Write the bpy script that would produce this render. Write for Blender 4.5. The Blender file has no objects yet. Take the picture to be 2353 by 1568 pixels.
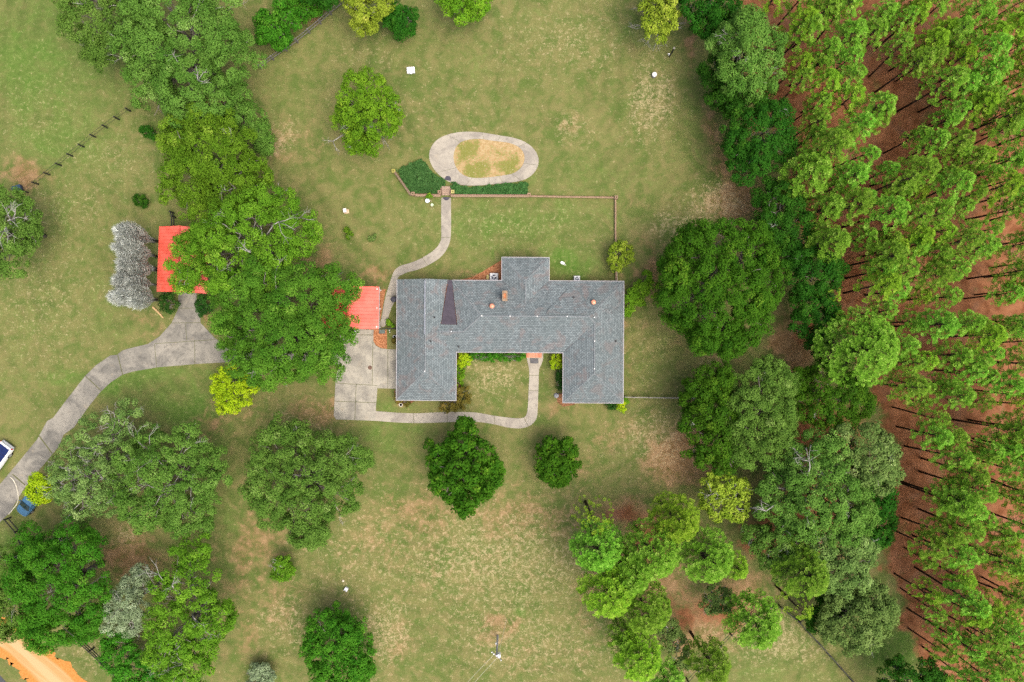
import bpy, bmesh, math, random
import numpy as np
from mathutils import Vector, Matrix
C = bpy.context
SC = C.scene
COL = SC.collection
PI = math.pi
rnd = random.Random(7)

# ------------------------------------------------------------------ camera, world, sun, exposure
LENS, SENSOR = 24.0, 36.0
WIDTH_M = 130.0                      # metres of ground across the frame
H = WIDTH_M * LENS / SENSOR          # flying height
K = WIDTH_M / 2353.0                 # metres per plan unit
cam_d = bpy.data.cameras.new('camera'); cam = bpy.data.objects.new('camera', cam_d); COL.objects.link(cam)
cam_d.lens, cam_d.sensor_width, cam_d.clip_start, cam_d.clip_end = LENS, SENSOR, 1.0, 9000.0
cam.location = (0, 0, H); cam.rotation_euler = (0, 0, 0)
SC.camera = cam
SUN_EL, SUN_AZ = math.radians(66), math.radians(128)
w = bpy.data.worlds.new('World'); SC.world = w; w.use_nodes = True
wn = w.node_tree; wn.nodes.clear()
sky = wn.nodes.new('ShaderNodeTexSky'); sky.sky_type = 'NISHITA'; sky.sun_disc = False
sky.sun_elevation = SUN_EL; sky.sun_rotation = SUN_AZ; sky.dust_density = 7.0; sky.ozone_density = 0.3; sky.air_density = 0.7
bg = wn.nodes.new('ShaderNodeBackground'); bg.inputs[1].default_value = 0.15
wo = wn.nodes.new('ShaderNodeOutputWorld')
wn.links.new(sky.outputs[0], bg.inputs[0]); wn.links.new(bg.outputs[0], wo.inputs[0])
sd = bpy.data.lights.new('sun', 'SUN'); sd.energy = 1.5; sd.angle = math.radians(65); sd.color = (1.0, 0.95, 0.86)
so = bpy.data.objects.new('sun', sd); COL.objects.link(so)
sv = Vector((math.cos(SUN_EL) * math.sin(SUN_AZ), math.cos(SUN_EL) * math.cos(SUN_AZ), math.sin(SUN_EL)))
so.rotation_euler = sv.to_track_quat('Z', 'Y').to_euler(); so.location = sv * 300
SC.view_settings.view_transform = 'Standard'; SC.view_settings.look = 'None'
SC.view_settings.exposure = 0.78; SC.view_settings.gamma = 1.0; SC.view_settings.use_curve_mapping = False
SC.render.engine = 'CYCLES'
SC.cycles.use_denoising = False
SC.cycles.max_bounces = 6; SC.cycles.diffuse_bounces = 3; SC.cycles.transmission_bounces = 4; SC.cycles.transparent_max_bounces = 4

# ------------------------------------------------------------------ helpers
def P(x, y, z=0.0):
    """plan units (as surveyed on the aerial view) -> metres, for a point at height z"""
    f = 1 - z / H
    return Vector(((x - 1176.5) * K * f, (784.0 - y) * K * f, z))

class NB:
    def __init__(s, name):
        s.m = bpy.data.materials.new(name); s.m.use_nodes = True
        s.t = s.m.node_tree; s.t.nodes.clear()
    def n(s, typ, ins=None, **props):
        nd = s.t.nodes.new(typ)
        for k, v in props.items(): setattr(nd, k, v)
        for k, v in (ins or {}).items(): s.set(nd.inputs[k], v)
        return nd
    def set(s, sock, v):
        if isinstance(v, bpy.types.NodeSocket): s.t.links.new(v, sock)
        elif isinstance(v, (tuple, list)) and len(v) == 3 and sock.type == 'RGBA': sock.default_value = (*v, 1)
        else: sock.default_value = v
    def obj(s): return s.n('ShaderNodeTexCoord').outputs['Object']
    def uv(s): return s.n('ShaderNodeTexCoord').outputs['UV']
    def noise(s, scale, detail=3, rough=.55, vec=None, dist=0.0):
        d = {'Scale': scale, 'Detail': detail, 'Roughness': rough, 'Distortion': dist}
        if vec is not None: d['Vector'] = vec
        return s.n('ShaderNodeTexNoise', d).outputs['Fac']
    def mix(s, f, a, b, mode='MIX'):
        nd = s.n('ShaderNodeMix', data_type='RGBA', blend_type=mode)
        s.set(nd.inputs[0], f); s.set(nd.inputs[6], a); s.set(nd.inputs[7], b)
        return nd.outputs[2]
    def math(s, op, a, b=0.0, c=None):
        nd = s.n('ShaderNodeMath', operation=op); s.set(nd.inputs[0], a); s.set(nd.inputs[1], b)
        if c is not None: s.set(nd.inputs[2], c)
        return nd.outputs[0]
    def step(s, v, lo, hi):
        nd = s.n('ShaderNodeMapRange', {'Value': v, 'From Min': lo, 'From Max': hi}, interpolation_type='SMOOTHSTEP')
        return nd.outputs[0]
    def attr(s, name): return s.n('ShaderNodeAttribute', attribute_name=name)
    def mapv(s, vec, scale=(1, 1, 1), rot=(0, 0, 0)):
        return s.n('ShaderNodeMapping', {'Vector': vec, 'Scale': scale, 'Rotation': rot}).outputs[0]
    def bump(s, h, strength=.3, dist=.05):
        return s.n('ShaderNodeBump', {'Height': h, 'Strength': strength, 'Distance': dist}).outputs[0]
    def out(s, col, rough=.8, normal=None, metal=0.0, spec=.3, transl=None, tf=.25):
        p = s.n('ShaderNodeBsdfPrincipled', {'Base Color': col, 'Roughness': rough, 'Metallic': metal, 'Specular IOR Level': spec})
        if normal is not None: s.set(p.inputs['Normal'], normal)
        o = s.n('ShaderNodeOutputMaterial'); sh = p.outputs[0]
        if transl is not None:
            t = s.n('ShaderNodeBsdfTranslucent', {'Color': transl})
            mx = s.n('ShaderNodeMixShader', {0: tf}); s.set(mx.inputs[1], sh); s.set(mx.inputs[2], t.outputs[0]); sh = mx.outputs[0]
        s.t.links.new(sh, o.inputs[0]); return s.m

_plain = {}
def plain(name, col, rough=.6, metal=0.0, var=.25, scale=4.0, spec=.4):
    if name in _plain: return _plain[name]
    b = NB(name); v = b.obj()
    f = b.noise(scale, 4, .6, v)
    dk = tuple(c * (1 - var) for c in col); lt = tuple(min(1, c * (1 + var * .6)) for c in col)
    m = b.out(b.mix(b.step(f, .3, .7), dk, lt), rough, metal=metal, spec=spec)
    _plain[name] = m; return m

class MB:
    def __init__(s): s.v = []; s.f = []; s.mi = []; s.uv = {}
    def add(s, vs, fs, mi=0):
        o = len(s.v); s.v += [tuple(p) for p in vs]
        for f in fs: s.f.append([o + i for i in f]); s.mi.append(mi)
        return s
    def box(s, c, size, rz=0.0, mi=0, taper=1.0):
        cx, cy, cz = c; a, b, h = size[0] / 2, size[1] / 2, size[2]
        co, si = math.cos(rz), math.sin(rz); vs = []
        for z, k in ((0, 1.0), (h, taper)):
            for x, y in ((-a, -b), (a, -b), (a, b), (-a, b)):
                x *= k; y *= k
                vs.append((cx + x * co - y * si, cy + x * si + y * co, cz + z))
        return s.add(vs, [(3, 2, 1, 0), (4, 5, 6, 7), (0, 1, 5, 4), (1, 2, 6, 5), (2, 3, 7, 6), (3, 0, 4, 7)], mi)
    def cyl(s, c, r, h, n=16, r2=None, mi=0):
        r2 = r if r2 is None else r2
        vs = [(c[0] + r * math.cos(i * 2 * PI / n), c[1] + r * math.sin(i * 2 * PI / n), c[2]) for i in range(n)]
        vs += [(c[0] + r2 * math.cos(i * 2 * PI / n), c[1] + r2 * math.sin(i * 2 * PI / n), c[2] + h) for i in range(n)]
        return s.add(vs, [tuple(range(n - 1, -1, -1)), tuple(range(n, 2 * n))] + [(i, (i + 1) % n, n + (i + 1) % n, n + i) for i in range(n)], mi)
    def lathe(s, c, prof, n=16, mi=0):
        vs = []; fs = []
        for r, z in prof: vs += [(c[0] + r * math.cos(i * 2 * PI / n), c[1] + r * math.sin(i * 2 * PI / n), c[2] + z) for i in range(n)]
        for k in range(len(prof) - 1): fs += [(k * n + i, k * n + (i + 1) % n, (k + 1) * n + (i + 1) % n, (k + 1) * n + i) for i in range(n)]
        fs += [tuple(range(n - 1, -1, -1)), tuple(range((len(prof) - 1) * n, len(prof) * n))]
        return s.add(vs, fs, mi)
    def tube(s, pts, rad, n=6, mi=0):
        pts = [Vector(p) for p in pts]; m = len(pts)
        rad = rad if isinstance(rad, (list, tuple)) else [rad] * m
        vs = []; fs = []
        for i, p in enumerate(pts):
            d = (pts[min(i + 1, m - 1)] - pts[max(i - 1, 0)]).normalized()
            a = d.orthogonal().normalized() if abs(d.z) > .9 else d.cross(Vector((0, 0, 1))).normalized()
            b = d.cross(a)
            vs += [tuple(p + (a * math.cos(k * 2 * PI / n) + b * math.sin(k * 2 * PI / n)) * rad[i]) for k in range(n)]
        for i in range(m - 1): fs += [(i * n + k, i * n + (k + 1) % n, (i + 1) * n + (k + 1) % n, (i + 1) * n + k) for k in range(n)]
        fs += [tuple(range(n - 1, -1, -1)), tuple(range((m - 1) * n, m * n))]
        return s.add(vs, fs, mi)
    def bar(s, a, b, wd, ht, mi=0):
        """level board from a to b: plan width wd, height ht, a/b on its lower centreline"""
        a, b = Vector(a), Vector(b); d = (b - a); l = Vector((-d.y, d.x, 0)).normalized() * wd / 2
        vs = [a - l, b - l, b + l, a + l]; vs += [p + Vector((0, 0, ht)) for p in vs]
        return s.add(vs, [(3, 2, 1, 0), (4, 5, 6, 7), (0, 1, 5, 4), (1, 2, 6, 5), (2, 3, 7, 6), (3, 0, 4, 7)], mi)
    def prism(s, pts, z0, z1, mi=0):
        pts = [(p[0], p[1]) for p in pts]
        if sum(pts[i][0] * pts[(i + 1) % len(pts)][1] - pts[(i + 1) % len(pts)][0] * pts[i][1] for i in range(len(pts))) < 0: pts = pts[::-1]
        n = len(pts)
        return s.add([(x, y, z0) for x, y in pts] + [(x, y, z1) for x, y in pts],
                     [tuple(range(n, 2 * n))] + [(i, (i + 1) % n, n + (i + 1) % n, n + i) for i in range(n)], mi)
    def build(s, name, mat, parent=None, origin=None, smooth=False, local=False):
        me = bpy.data.meshes.new(name)
        o0 = Vector((0, 0, 0))
        if not local:
            if parent is not None:
                q = parent
                while q is not None: o0 = o0 + q.location; q = q.parent
            if origin is not None: o0 = Vector(origin)
        me.from_pydata([(v[0] - o0.x, v[1] - o0.y, v[2] - o0.z) for v in s.v], [], s.f)
        for m in (mat if isinstance(mat, (list, tuple)) else [mat]): me.materials.append(m)
        me.polygons.foreach_set('material_index', s.mi)
        if smooth: me.polygons.foreach_set('use_smooth', [True] * len(s.f))
        me.update()
        o = bpy.data.objects.new(name, me); COL.objects.link(o)
        if parent is not None: o.parent = parent
        elif origin is not None: o.location = origin
        return o

def tag(o, label=None, cat=None, group=None, kind=None):
    if label: o['label'] = label
    if cat: o['category'] = cat
    if group: o['group'] = group
    if kind: o['kind'] = kind
    return o
def thing(name, loc, label, cat, group=None, rz=0.0):
    o = bpy.data.objects.new(name, None); COL.objects.link(o)
    o.location = loc; o.rotation_euler = (0, 0, rz); o.empty_display_size = .3
    return tag(o, label, cat, group)
def copy_thing(o, loc, rz=0.0, sc=1.0, label=None):
    r = o.copy(); COL.objects.link(r); r.location = loc; r.rotation_euler = (0, 0, rz); r.scale = (sc, sc, sc)
    if label: r['label'] = label
    for ch in o.children:
        c = ch.copy(); COL.objects.link(c); c.parent = r
        for g in ch.children:
            d = g.copy(); COL.objects.link(d); d.parent = c
    return r
def smooth(pts, n=5, closed=True):
    p = [np.array(q, float) for q in pts]; m = len(p); out = []
    for i in range(m if closed else m - 1):
        a, b, c, d = (p[(i - 1) % m], p[i], p[(i + 1) % m], p[(i + 2) % m]) if closed else (p[max(i - 1, 0)], p[i], p[i + 1], p[min(i + 2, m - 1)])
        for k in range(n):
            t = k / n
            out.append(.5 * (2 * b + (c - a) * t + (2 * a - 5 * b + 4 * c - d) * t * t + (3 * b - a - 3 * c + d) * t ** 3))
    if not closed: out.append(p[-1])
    return [tuple(q) for q in out]
def plan(pts, z=0.0): return [P(x, y, z) for x, y in pts]
def Z2(pts): return [(753 + .36 * x, .36 * y) for x, y in pts]        # survey sheets -> plan units
def B1(pts): return [(753 + .32 * x, 527 + .32 * y) for x, y in pts]
def Z4(pts): return [(.34 * x, 470.6 + .34 * y) for x, y in pts]
def B3(pts): return [(.3878 * x, 960 + .3878 * y) for x, y in pts]

# ------------------------------------------------------------------ materials
def ground_mat():
    b = NB('ground_soil_grass'); v = b.obj()
    a = b.attr('masks'); sep = b.n('ShaderNodeSeparateColor', {0: a.outputs['Color']})
    dirt, lush, straw = sep.outputs[0], sep.outputs[1], sep.outputs[2]
    fl = b.attr('forest').outputs['Fac']
    n1 = b.noise(.10, 4, .6, v, .6); n2 = b.noise(.75, 4, .6, v, .4); n3 = b.noise(5.6, 3, .72, v); n4 = b.noise(1.9, 3, .6, v, .5)
    n5 = b.noise(9.0, 2, .6, v); nl = b.noise(.28, 4, .6, v, 1.0)
    base = b.mix(b.step(b.math('ADD', b.math('MULTIPLY', n2, .60), b.math('MULTIPLY', nl, .6)), .44, .74), (.082, .118, .028), (.158, .148, .056))
    lf = b.math('ADD', lush, b.math('ADD', b.math('MULTIPLY', b.math('SUBTRACT', nl, .5), 1.5), b.math('MULTIPLY', b.math('SUBTRACT', n4, .5), .6)))
    gcol = b.mix(b.step(n4, .3, .7), (.058, .124, .018), (.105, .160, .036))
    c = b.mix(b.step(lf, .02, .74), base, gcol)
    # mowing rings, faint lighter and darker passes
    dd = b.n('ShaderNodeVectorMath', {0: v, 1: (2.0, 33.0, 0)}, operation='DISTANCE').outputs['Value']
    ring = b.math('MULTIPLY', b.math('ADD', b.math('SINE', b.math('ADD', b.math('MULTIPLY', dd, 3.1), b.math('MULTIPLY', nl, 5.0))), 1.0), .5)
    c = b.mix(1.0, c, b.mix(b.math('MULTIPLY', ring, b.step(n1, .42, .62)), (1.03, 1.03, 1.03), (.86, .88, .86)), 'MULTIPLY')
    # bare, packed earth
    df = b.math('ADD', dirt, b.math('ADD', b.math('MULTIPLY', b.math('SUBTRACT', n2, .5), .9), b.math('MULTIPLY', b.math('SUBTRACT', n4, .5), .7)))
    dcol = b.mix(b.step(n2, .3, .7), (.180, .098, .046), (.285, .180, .098))
    c = b.mix(b.math('MULTIPLY', b.step(df, .16, .74), .90), c, dcol)
    # dry straw blades and dead grass, small and clumped
    sp = b.math('ADD', b.math('MULTIPLY', n3, 1.0), b.math('MULTIPLY', b.math('SUBTRACT', n4, .5), .9))
    th = b.math('ADD', sp, b.math('MULTIPLY', straw, .30))
    c = b.mix(b.math('MULTIPLY', b.step(th, .61, .90), .64), c, b.mix(n5, (.32, .25, .135), (.47, .39, .235)))
    # dark tufts between
    dk = b.math('ADD', n5, b.math('MULTIPLY', b.math('SUBTRACT', n3, .5), -.9))
    c = b.mix(b.math('MULTIPLY', b.step(dk, .55, .80), .50), c, (.075, .082, .018))
    # forest floor of old needles over red clay
    fcol = b.mix(b.step(b.math('ADD', n2, b.math('MULTIPLY', n3, .4)), .45, .9), (.128, .048, .019), (.245, .108, .052))
    fcol = b.mix(b.math('MULTIPLY', b.step(nl, .5, .75), .5), fcol, (.225, .13, .085))
    fcol = b.mix(b.math('MULTIPLY', b.step(b.noise(.45, 4, .65, v, .8), .56, .72), .5), fcol, (.085, .098, .028))
    fcol = b.mix(b.math('MULTIPLY', b.step(n5, .6, .8), .45), fcol, (.060, .030, .014))
    ff = b.math('ADD', fl, b.math('ADD', b.math('MULTIPLY', b.math('SUBTRACT', n2, .5), .7), b.math('MULTIPLY', b.math('SUBTRACT', n4, .5), .5)))
    c = b.mix(b.step(ff, .3, .8), c, fcol)
    c = b.mix(1.0, c, b.mix(n5, (.66, .67, .66), (1.32, 1.31, 1.30)), 'MULTIPLY')
    return b.out(c, .95, b.bump(b.math('ADD', n3, n5), .35, .06), spec=.1)
def concrete(name, light, dark, stain=.5):
    b = NB(name); v = b.obj()
    n1 = b.noise(.35, 5, .65, v, .8); n2 = b.noise(2.2, 4, .65, v, .5); n3 = b.noise(9, 3, .6, v)
    c = b.mix(b.step(n1, .35, .68), light, dark)
    c = b.mix(b.math('MULTIPLY', b.step(n2, .48, .75), stain), c, tuple(x * .55 for x in dark))
    c = b.mix(b.math('MULTIPLY', b.step(b.noise(.9, 3, .6, v), .58, .8), .35), c, (.42, .34, .22))
    c = b.mix(1.0, c, b.mix(n3, (.82, .82, .82), (1.14, 1.14, 1.14)), 'MULTIPLY')
    return b.out(c, .9, b.bump(n3, .2, .02), spec=.2)
def shingle_mat():
    b = NB('asphalt_shingle'); u = b.uv()
    nw = b.noise(.55, 3, .6, u, 1.0); nb = b.noise(.16, 3, .55, u); nf = b.noise(7.0, 3, .65, u)
    br = b.n('ShaderNodeTexBrick', {'Vector': u, 'Color1': (.110, .136, .141), 'Color2': (.178, .213, .219), 'Mortar': (.065, .070, .075), 'Scale': 1.0,
             'Mortar Size': .022, 'Mortar Smooth': .3, 'Bias': .05, 'Brick Width': .33, 'Row Height': .21})
    br.offset = .5
    c = br.outputs['Color']
    st = b.noise(1.0, 3, .6, b.mapv(u, (1.6, .10, 1)))
    c = b.mix(1.0, c, b.mix(b.step(st, .35, .68), (.93, .93, .94), (1.05, 1.05, 1.06)), 'MULTIPLY')
    c = b.mix(b.math('MULTIPLY', b.step(nw, .5, .68), .42), c, (.17, .125, .115))
    c = b.mix(b.math('MULTIPLY', b.step(nb, .42, .68), .30), c, (.105, .135, .135))
    c = b.mix(1.0, c, b.mix(nf, (.70, .71, .72), (1.28, 1.28, 1.27)), 'MULTIPLY')
    return b.out(c, .92, b.bump(br.outputs['Fac'], .5, .03), spec=.15)
def leaf_mat(name, dark, light, hi=None, tf=.18, objvar=.10, rough=.8):
    b = NB(name); t = b.attr('tone').outputs['Fac']; r = b.n('ShaderNodeObjectInfo').outputs['Random']
    c = b.mix(t, dark, light)
    if hi: c = b.mix(b.math('MULTIPLY', b.step(t, .74, 1.0), .7), c, hi)
    hs = b.n('ShaderNodeHueSaturation', {'Color': c, 'Hue': b.math('ADD', .5, b.math('MULTIPLY', b.math('SUBTRACT', r, .5), objvar * .14)),
             'Value': b.math('ADD', 1.0, b.math('MULTIPLY', b.math('SUBTRACT', r, .5), objvar * 2.2))})
    c = hs.outputs[0]
    return b.out(c, rough, spec=.08, transl=b.mix(.35, c, (.25, .38, .02)), tf=tf)
def bark_mat(name, a, c2, scale=6):
    b = NB(name); v = b.obj(); n = b.noise(scale, 4, .7, b.mapv(v, (1, 1, .25)))
    return b.out(b.mix(b.step(n, .3, .7), a, c2), .9, b.bump(n, .5, .03), spec=.1)
def red_metal():
    b = NB('red_painted_metal'); v = b.obj(); n = b.noise(.8, 4, .6, v); n2 = b.noise(6, 3, .6, v)
    c = b.mix(b.step(n, .3, .75), (.60, .085, .055), (.74, .135, .095))
    c = b.mix(b.math('MULTIPLY', b.step(n2, .55, .8), .3), c, (.40, .10, .06))
    c = b.mix(b.math('MULTIPLY', b.step(b.noise(.5, 3, .6, v, 1.0), .5, .72), .35), c, (.66, .22, .16))
    c = b.mix(b.math('MULTIPLY', b.step(b.noise(11, 2, .6, v), .68, .74), .75), c, (.16, .10, .04))
    return b.out(c, .5, spec=.35)
def brick_mat(name='red_brick', c1=(.34, .13, .075), c2=(.45, .22, .14)):
    b = NB(name); v = b.obj()
    br = b.n('ShaderNodeTexBrick', {'Vector': b.mapv(v, (1, 1, 1), (PI / 2, 0, 0)), 'Color1': c1, 'Color2': c2, 'Mortar': (.42, .38, .33), 'Scale': 1.0,
             'Mortar Size': .008, 'Brick Width': .22, 'Row Height': .075})
    n = b.noise(3.0, 3, .6, v)
    return b.out(b.mix(b.math('MULTIPLY', b.step(n, .5, .75), .5), br.outputs['Color'], (.22, .13, .09)), .9, spec=.15)
M = {}
M['ground'] = ground_mat()
M['drive'] = concrete('driveway_concrete', (.270, .255, .215), (.140, .136, .120), .65)
M['pad'] = concrete('pad_concrete', (.355, .335, .275), (.205, .195, .168), .5)
M['walk'] = concrete('walkway_concrete', (.345, .318, .262), (.235, .215, .184), .48)
M['joint'] = plain('joint_dirt', (.10, .105, .045), .95)
M['shingle'] = shingle_mat()
M['ridge'] = plain('ridge_shingle', (.17, .19, .20), .9, var=.35, scale=7)
M['white'] = plain('white_paint', (.80, .80, .78), .5, var=.08)
M['fascia'] = plain('fascia_white', (.33, .315, .33), .5, var=.10)
M['membrane'] = plain('roof_membrane', (.050, .042, .056), .85, var=.2, scale=2)
M['copper'] = plain('copper_vent', (.62, .27, .17), .45, metal=.2, var=.2)
M['black'] = plain('black_rubber', (.018, .018, .02), .6)
M['dark'] = plain('dark_grey', (.06, .062, .065), .7)
M['grey'] = plain('galvanised_grey', (.42, .44, .46), .45, metal=.3, var=.15)
M['brick'] = brick_mat()
M['wall_brick'] = brick_mat('weathered_brick', (.17, .095, .062), (.24, .15, .105))
M['capstone'] = plain('pale_brick_cap', (.26, .18, .115), .9, var=.4, scale=9)
M['red'] = red_metal()
M['glass'] = plain('window_glass', (.03, .04, .05), .08, var=.1, spec=.8)
M['fence'] = plain('black_board', (.020, .021, .018), .75, var=.3)
M['wood_grey'] = plain('weathered_wood', (.30, .28, .25), .9, var=.35, scale=7)
M['bark'] = bark_mat('oak_bark', (.085, .075, .062), (.20, .185, .165))
M['bark_grey'] = bark_mat('lichen_grey_bark', (.20, .195, .175), (.40, .39, .36))
M['pine_bark'] = bark_mat('pine_bark', (.026, .020, .017), (.075, .055, .044))
M['oak'] = leaf_mat('live_oak_leaf', (0.043, 0.119, 0.012), (0.141, 0.266, 0.043), (0.249, 0.373, 0.102))
M['oak_y'] = leaf_mat('olive_oak_leaf', (0.043, 0.124, 0.005), (0.147, 0.288, 0.019), (0.271, 0.407, 0.051))
M['oak_m'] = leaf_mat('mid_oak_leaf', (0.0313, 0.0994, 0.0064), (0.1058, 0.2208, 0.0193), (0.2079, 0.3330, 0.0515))
M['oak_grey'] = leaf_mat('grey_oak_leaf', (0.059, 0.124, 0.023), (0.186, 0.282, 0.073), (0.328, 0.418, 0.169))
M['deep'] = leaf_mat('deep_green_leaf', (0.0086, 0.0585, 0.0039), (0.0367, 0.1318, 0.0086), (0.0881, 0.1942, 0.0179))
M['deep_y'] = leaf_mat('deep_olive_leaf', (0.0141, 0.0678, 0.0026), (0.0598, 0.1593, 0.0079), (0.1487, 0.2587, 0.0220))
M['bright'] = leaf_mat('bright_green_leaf', (0.0166, 0.1095, 0.0046), (0.0727, 0.2337, 0.0147), (0.1454, 0.3018, 0.0313))
M['fresh'] = leaf_mat('fresh_green_leaf', (0.051, 0.158, 0.006), (0.169, 0.339, 0.018), (0.305, 0.441, 0.045))
M['lime'] = leaf_mat('lime_leaf', (0.158, 0.294, 0.007), (0.384, 0.531, 0.014), (0.520, 0.520, 0.023))
M['olive_lime'] = leaf_mat('olive_lime_leaf', (0.113, 0.192, 0.010), (0.294, 0.379, 0.037), (0.429, 0.463, 0.079))
M['pale'] = leaf_mat('pale_silver_leaf', (0.124, 0.186, 0.085), (0.316, 0.407, 0.237), (0.452, 0.520, 0.339))
M['ivy'] = leaf_mat('ivy_leaf', (.022, .075, .017), (.068, .160, .042), (0.090, 0.192, 0.079))
M['box'] = leaf_mat('boxwood_leaf', (0.011, 0.056, 0.007), (0.040, 0.107, 0.016))
M['rust'] = leaf_mat('rusty_leaf', (.07, .075, .012), (.20, .15, .03), (.24, .16, .05))
M['needle'] = leaf_mat('pine_needles', (.060, .175, .009), (.185, .375, .032), (.32, .50, .085), tf=.30, objvar=.20)
M['needle_y'] = leaf_mat('yellow_pine_needles', (.075, .185, .008), (.225, .39, .024), (.35, .48, .065), tf=.30, objvar=.16)
M['twig'] = leaf_mat('bare_twig', (.28, .295, .255), (.56, .60, .555), (.72, .77, .74), tf=.05, objvar=.08)

# ------------------------------------------------------------------ ground
def axis(a, b, st):
    far = [.0, 8, 25, 70, 200, 600, 1500, 3500]
    mid = list(np.arange(a, b + st / 2, st))
    return np.array([a - f for f in far[:0:-1]] + mid + [mid[-1] + f for f in far[1:]])
def vnoise(x, y, s, seed):
    r = np.random.RandomState(seed); g = r.rand(64, 64)
    x = x / s + 31.7; y = y / s + 17.3; xi = np.floor(x).astype(int); yi = np.floor(y).astype(int)
    fx = x - xi; fy = y - yi; fx = fx * fx * (3 - 2 * fx); fy = fy * fy * (3 - 2 * fy)
    q = lambda i, j: g[i % 64, j % 64]
    return (q(xi, yi) * (1 - fx) + q(xi + 1, yi) * fx) * (1 - fy) + (q(xi, yi + 1) * (1 - fx) + q(xi + 1, yi + 1) * fx) * fy
# (x, y, rx, ry, weight) in plan units
DIRT = [(1500, 625, 32, 70, .65), (1690, 470, 60, 60, .75), (1570, 1045, 80, 60, .9), (1660, 380, 34, 90, .6), (600, 1240, 60, 70, .5), (1190, 1185, 160, 60, .45), (960, 1185, 130, 55, .45), (1335, 1080, 40, 60, .35), (750, 945, 60, 26, .55), (1000, 1300, 300, 120, .22), (640, 1360, 60, 80, .4), (860, 1250, 90, 60, .35), (1430, 1000, 80, 40, .35), (1240, 1500, 220, 60, .22), (470, 985, 50, 30, .3), (560, 1450, 40, 60, .4), (1560, 1045, 75, 60, .75), (1440, 1180, 75, 40, .8), (1380, 1330, 60, 110, .5), (1500, 1330, 90, 90, .7), (850, 640, 55, 16, .6), (1825, 800, 45, 75, .95), (500, 950, 60, 30, .45),
        (700, 940, 60, 25, .5), (330, 745, 40, 30, .4), (60, 400, 50, 35, .7), (1500, 600, 22, 80, .5), (1690, 500, 60, 70, .55), (1730, 430, 22, 60, .8), (640, 340, 45, 50, .45), (300, 1240, 60, 50, .5),
        (290, 1290, 70, 45, .7), (560, 1270, 50, 120, .45), (640, 1420, 45, 60, .35), (1600, 1420, 90, 70, .75), (1700, 1370, 80, 60, .7), (1560, 1500, 50, 60, .6), (1150, 1440, 35, 40, .55), (470, 230, 30, 25, .9),
        (680, 30, 40, 30, .8), (1590, 90, 18, 90, .6), (1640, 330, 28, 120, .55), (1545, 770, 60, 70, .25), (1650, 830, 60, 20, .4), (470, 735, 20, 25, .7), (880, 1190, 80, 60, .30), (1070, 1190, 90, 25, .35),
        (720, 330, 40, 60, .25), (735, 610, 25, 60, .5), (830, 580, 35, 30, .25), (1100, 632, 55, 14, .8), (1460, 470, 20, 30, .2), (1290, 935, 45, 12, .6), (1440, 720, 12, 90, .4), (545, 960, 60, 40, .35), (1130, 205, 40, 20, .1),
        (1320, 300, 30, 30, .35), (905, 1480, 40, 60, .4), (1600, 920, 50, 18, .35), (930, 925, 20, 12, .5), (1940, 1330, 60, 60, .2), (1080, 800, 10, 60, .2), (1850, 880, 50, 40, .5)]
LUSH = [(1190, 515, 200, 60, .45), (110, 140, 190, 150, .5), (120, 200, 160, 170, .30), (430, 860, 100, 30, .3), (60, 330, 330, 420, .20), (850, 90, 700, 130, .10), (1190, 520, 215, 62, .34), (640, 950, 120, 40, .1), (50, 130, 90, 120, .65), (150, 330, 120, 90, .45), (300, 870, 190, 28, .6), (420, 930, 130, 45, .5), (250, 740, 70, 60, .2), (1310, 612, 55, 34, .75), (1200, 510, 230, 60, .22), (1480, 75, 60, 45, .35), (2060, 1500, 70, 60, .65),
        (880, 1000, 80, 40, .4), (30, 1250, 60, 45, .5), (100, 690, 120, 120, .2), (1340, 400, 130, 60, .25), (1000, 330, 80, 20, .1), (660, 200, 60, 120, .2), (1030, 700, 60, 20, .2), (1180, 1400, 20, 50, .5), (1200, 1290, 240, 130, .10),
        (1760, 1530, 110, 60, .3), (1600, 250, 40, 120, .3), (900, 925, 30, 14, .5), (1080, 622, 60, 14, .3), (1230, 130, 200, 60, .08), (470, 1010, 60, 30, .4), (520, 1180, 60, 60, .3), (1500, 850, 50, 60, .2), (200, 560, 100, 60, .15), (80, 60, 160, 60, .3)]
STRAW = [(1150, 1290, 290, 140, .66), (850, 1280, 160, 150, .45), (1500, 230, 45, 90, .8), (1650, 480, 65, 45, .95), (1510, 1010, 100, 70, .7), (1790, 1480, 90, 60, .75), (880, 1450, 60, 80, .8), (1130, 865, 70, 60, .75), (645, 330, 30, 35, .85),
         (1300, 90, 150, 80, .45), (280, 1225, 30, 30, .8), (650, 1420, 60, 70, .6), (1230, 1470, 250, 110, .52), (1320, 300, 30, 40, .6), (850, 120, 60, 30, .4), (1640, 1440, 60, 60, .6), (100, 700, 130, 160, .35), (150, 470, 130, 60, .35),
         (250, 370, 120, 60, .35), (1290, 870, 30, 40, .4), (1480, 790, 60, 70, .3), (1560, 520, 60, 30, .8), (700, 960, 90, 30, .45), (1640, 840, 60, 18, .6), (1000, 250, 250, 120, .18), (1170, 520, 220, 60, .30), (200, 1500, 80, 30, .5),
         (80, 260, 120, 90, .25), (1900, 1310, 40, 40, .5), (890, 1250, 90, 70, .4), (1140, 1440, 50, 30, .5), (1480, 880, 90, 40, .3)]
FOREST_EDGE = [(1640, -900), (1655, -60), (1690, 40), (1735, 140), (1770, 230), (1800, 330), (1830, 430), (1850, 520), (1905, 540), (1900, 640), (1930, 740), (1965, 830), (2010, 930), (2050, 1010), (2040, 1130), (2030, 1230), (2050, 1330), (2070, 1440),
               (2150, 1570), (2250, 1900), (2400, 3000), (9000, 3000), (9000, -900)]
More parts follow.
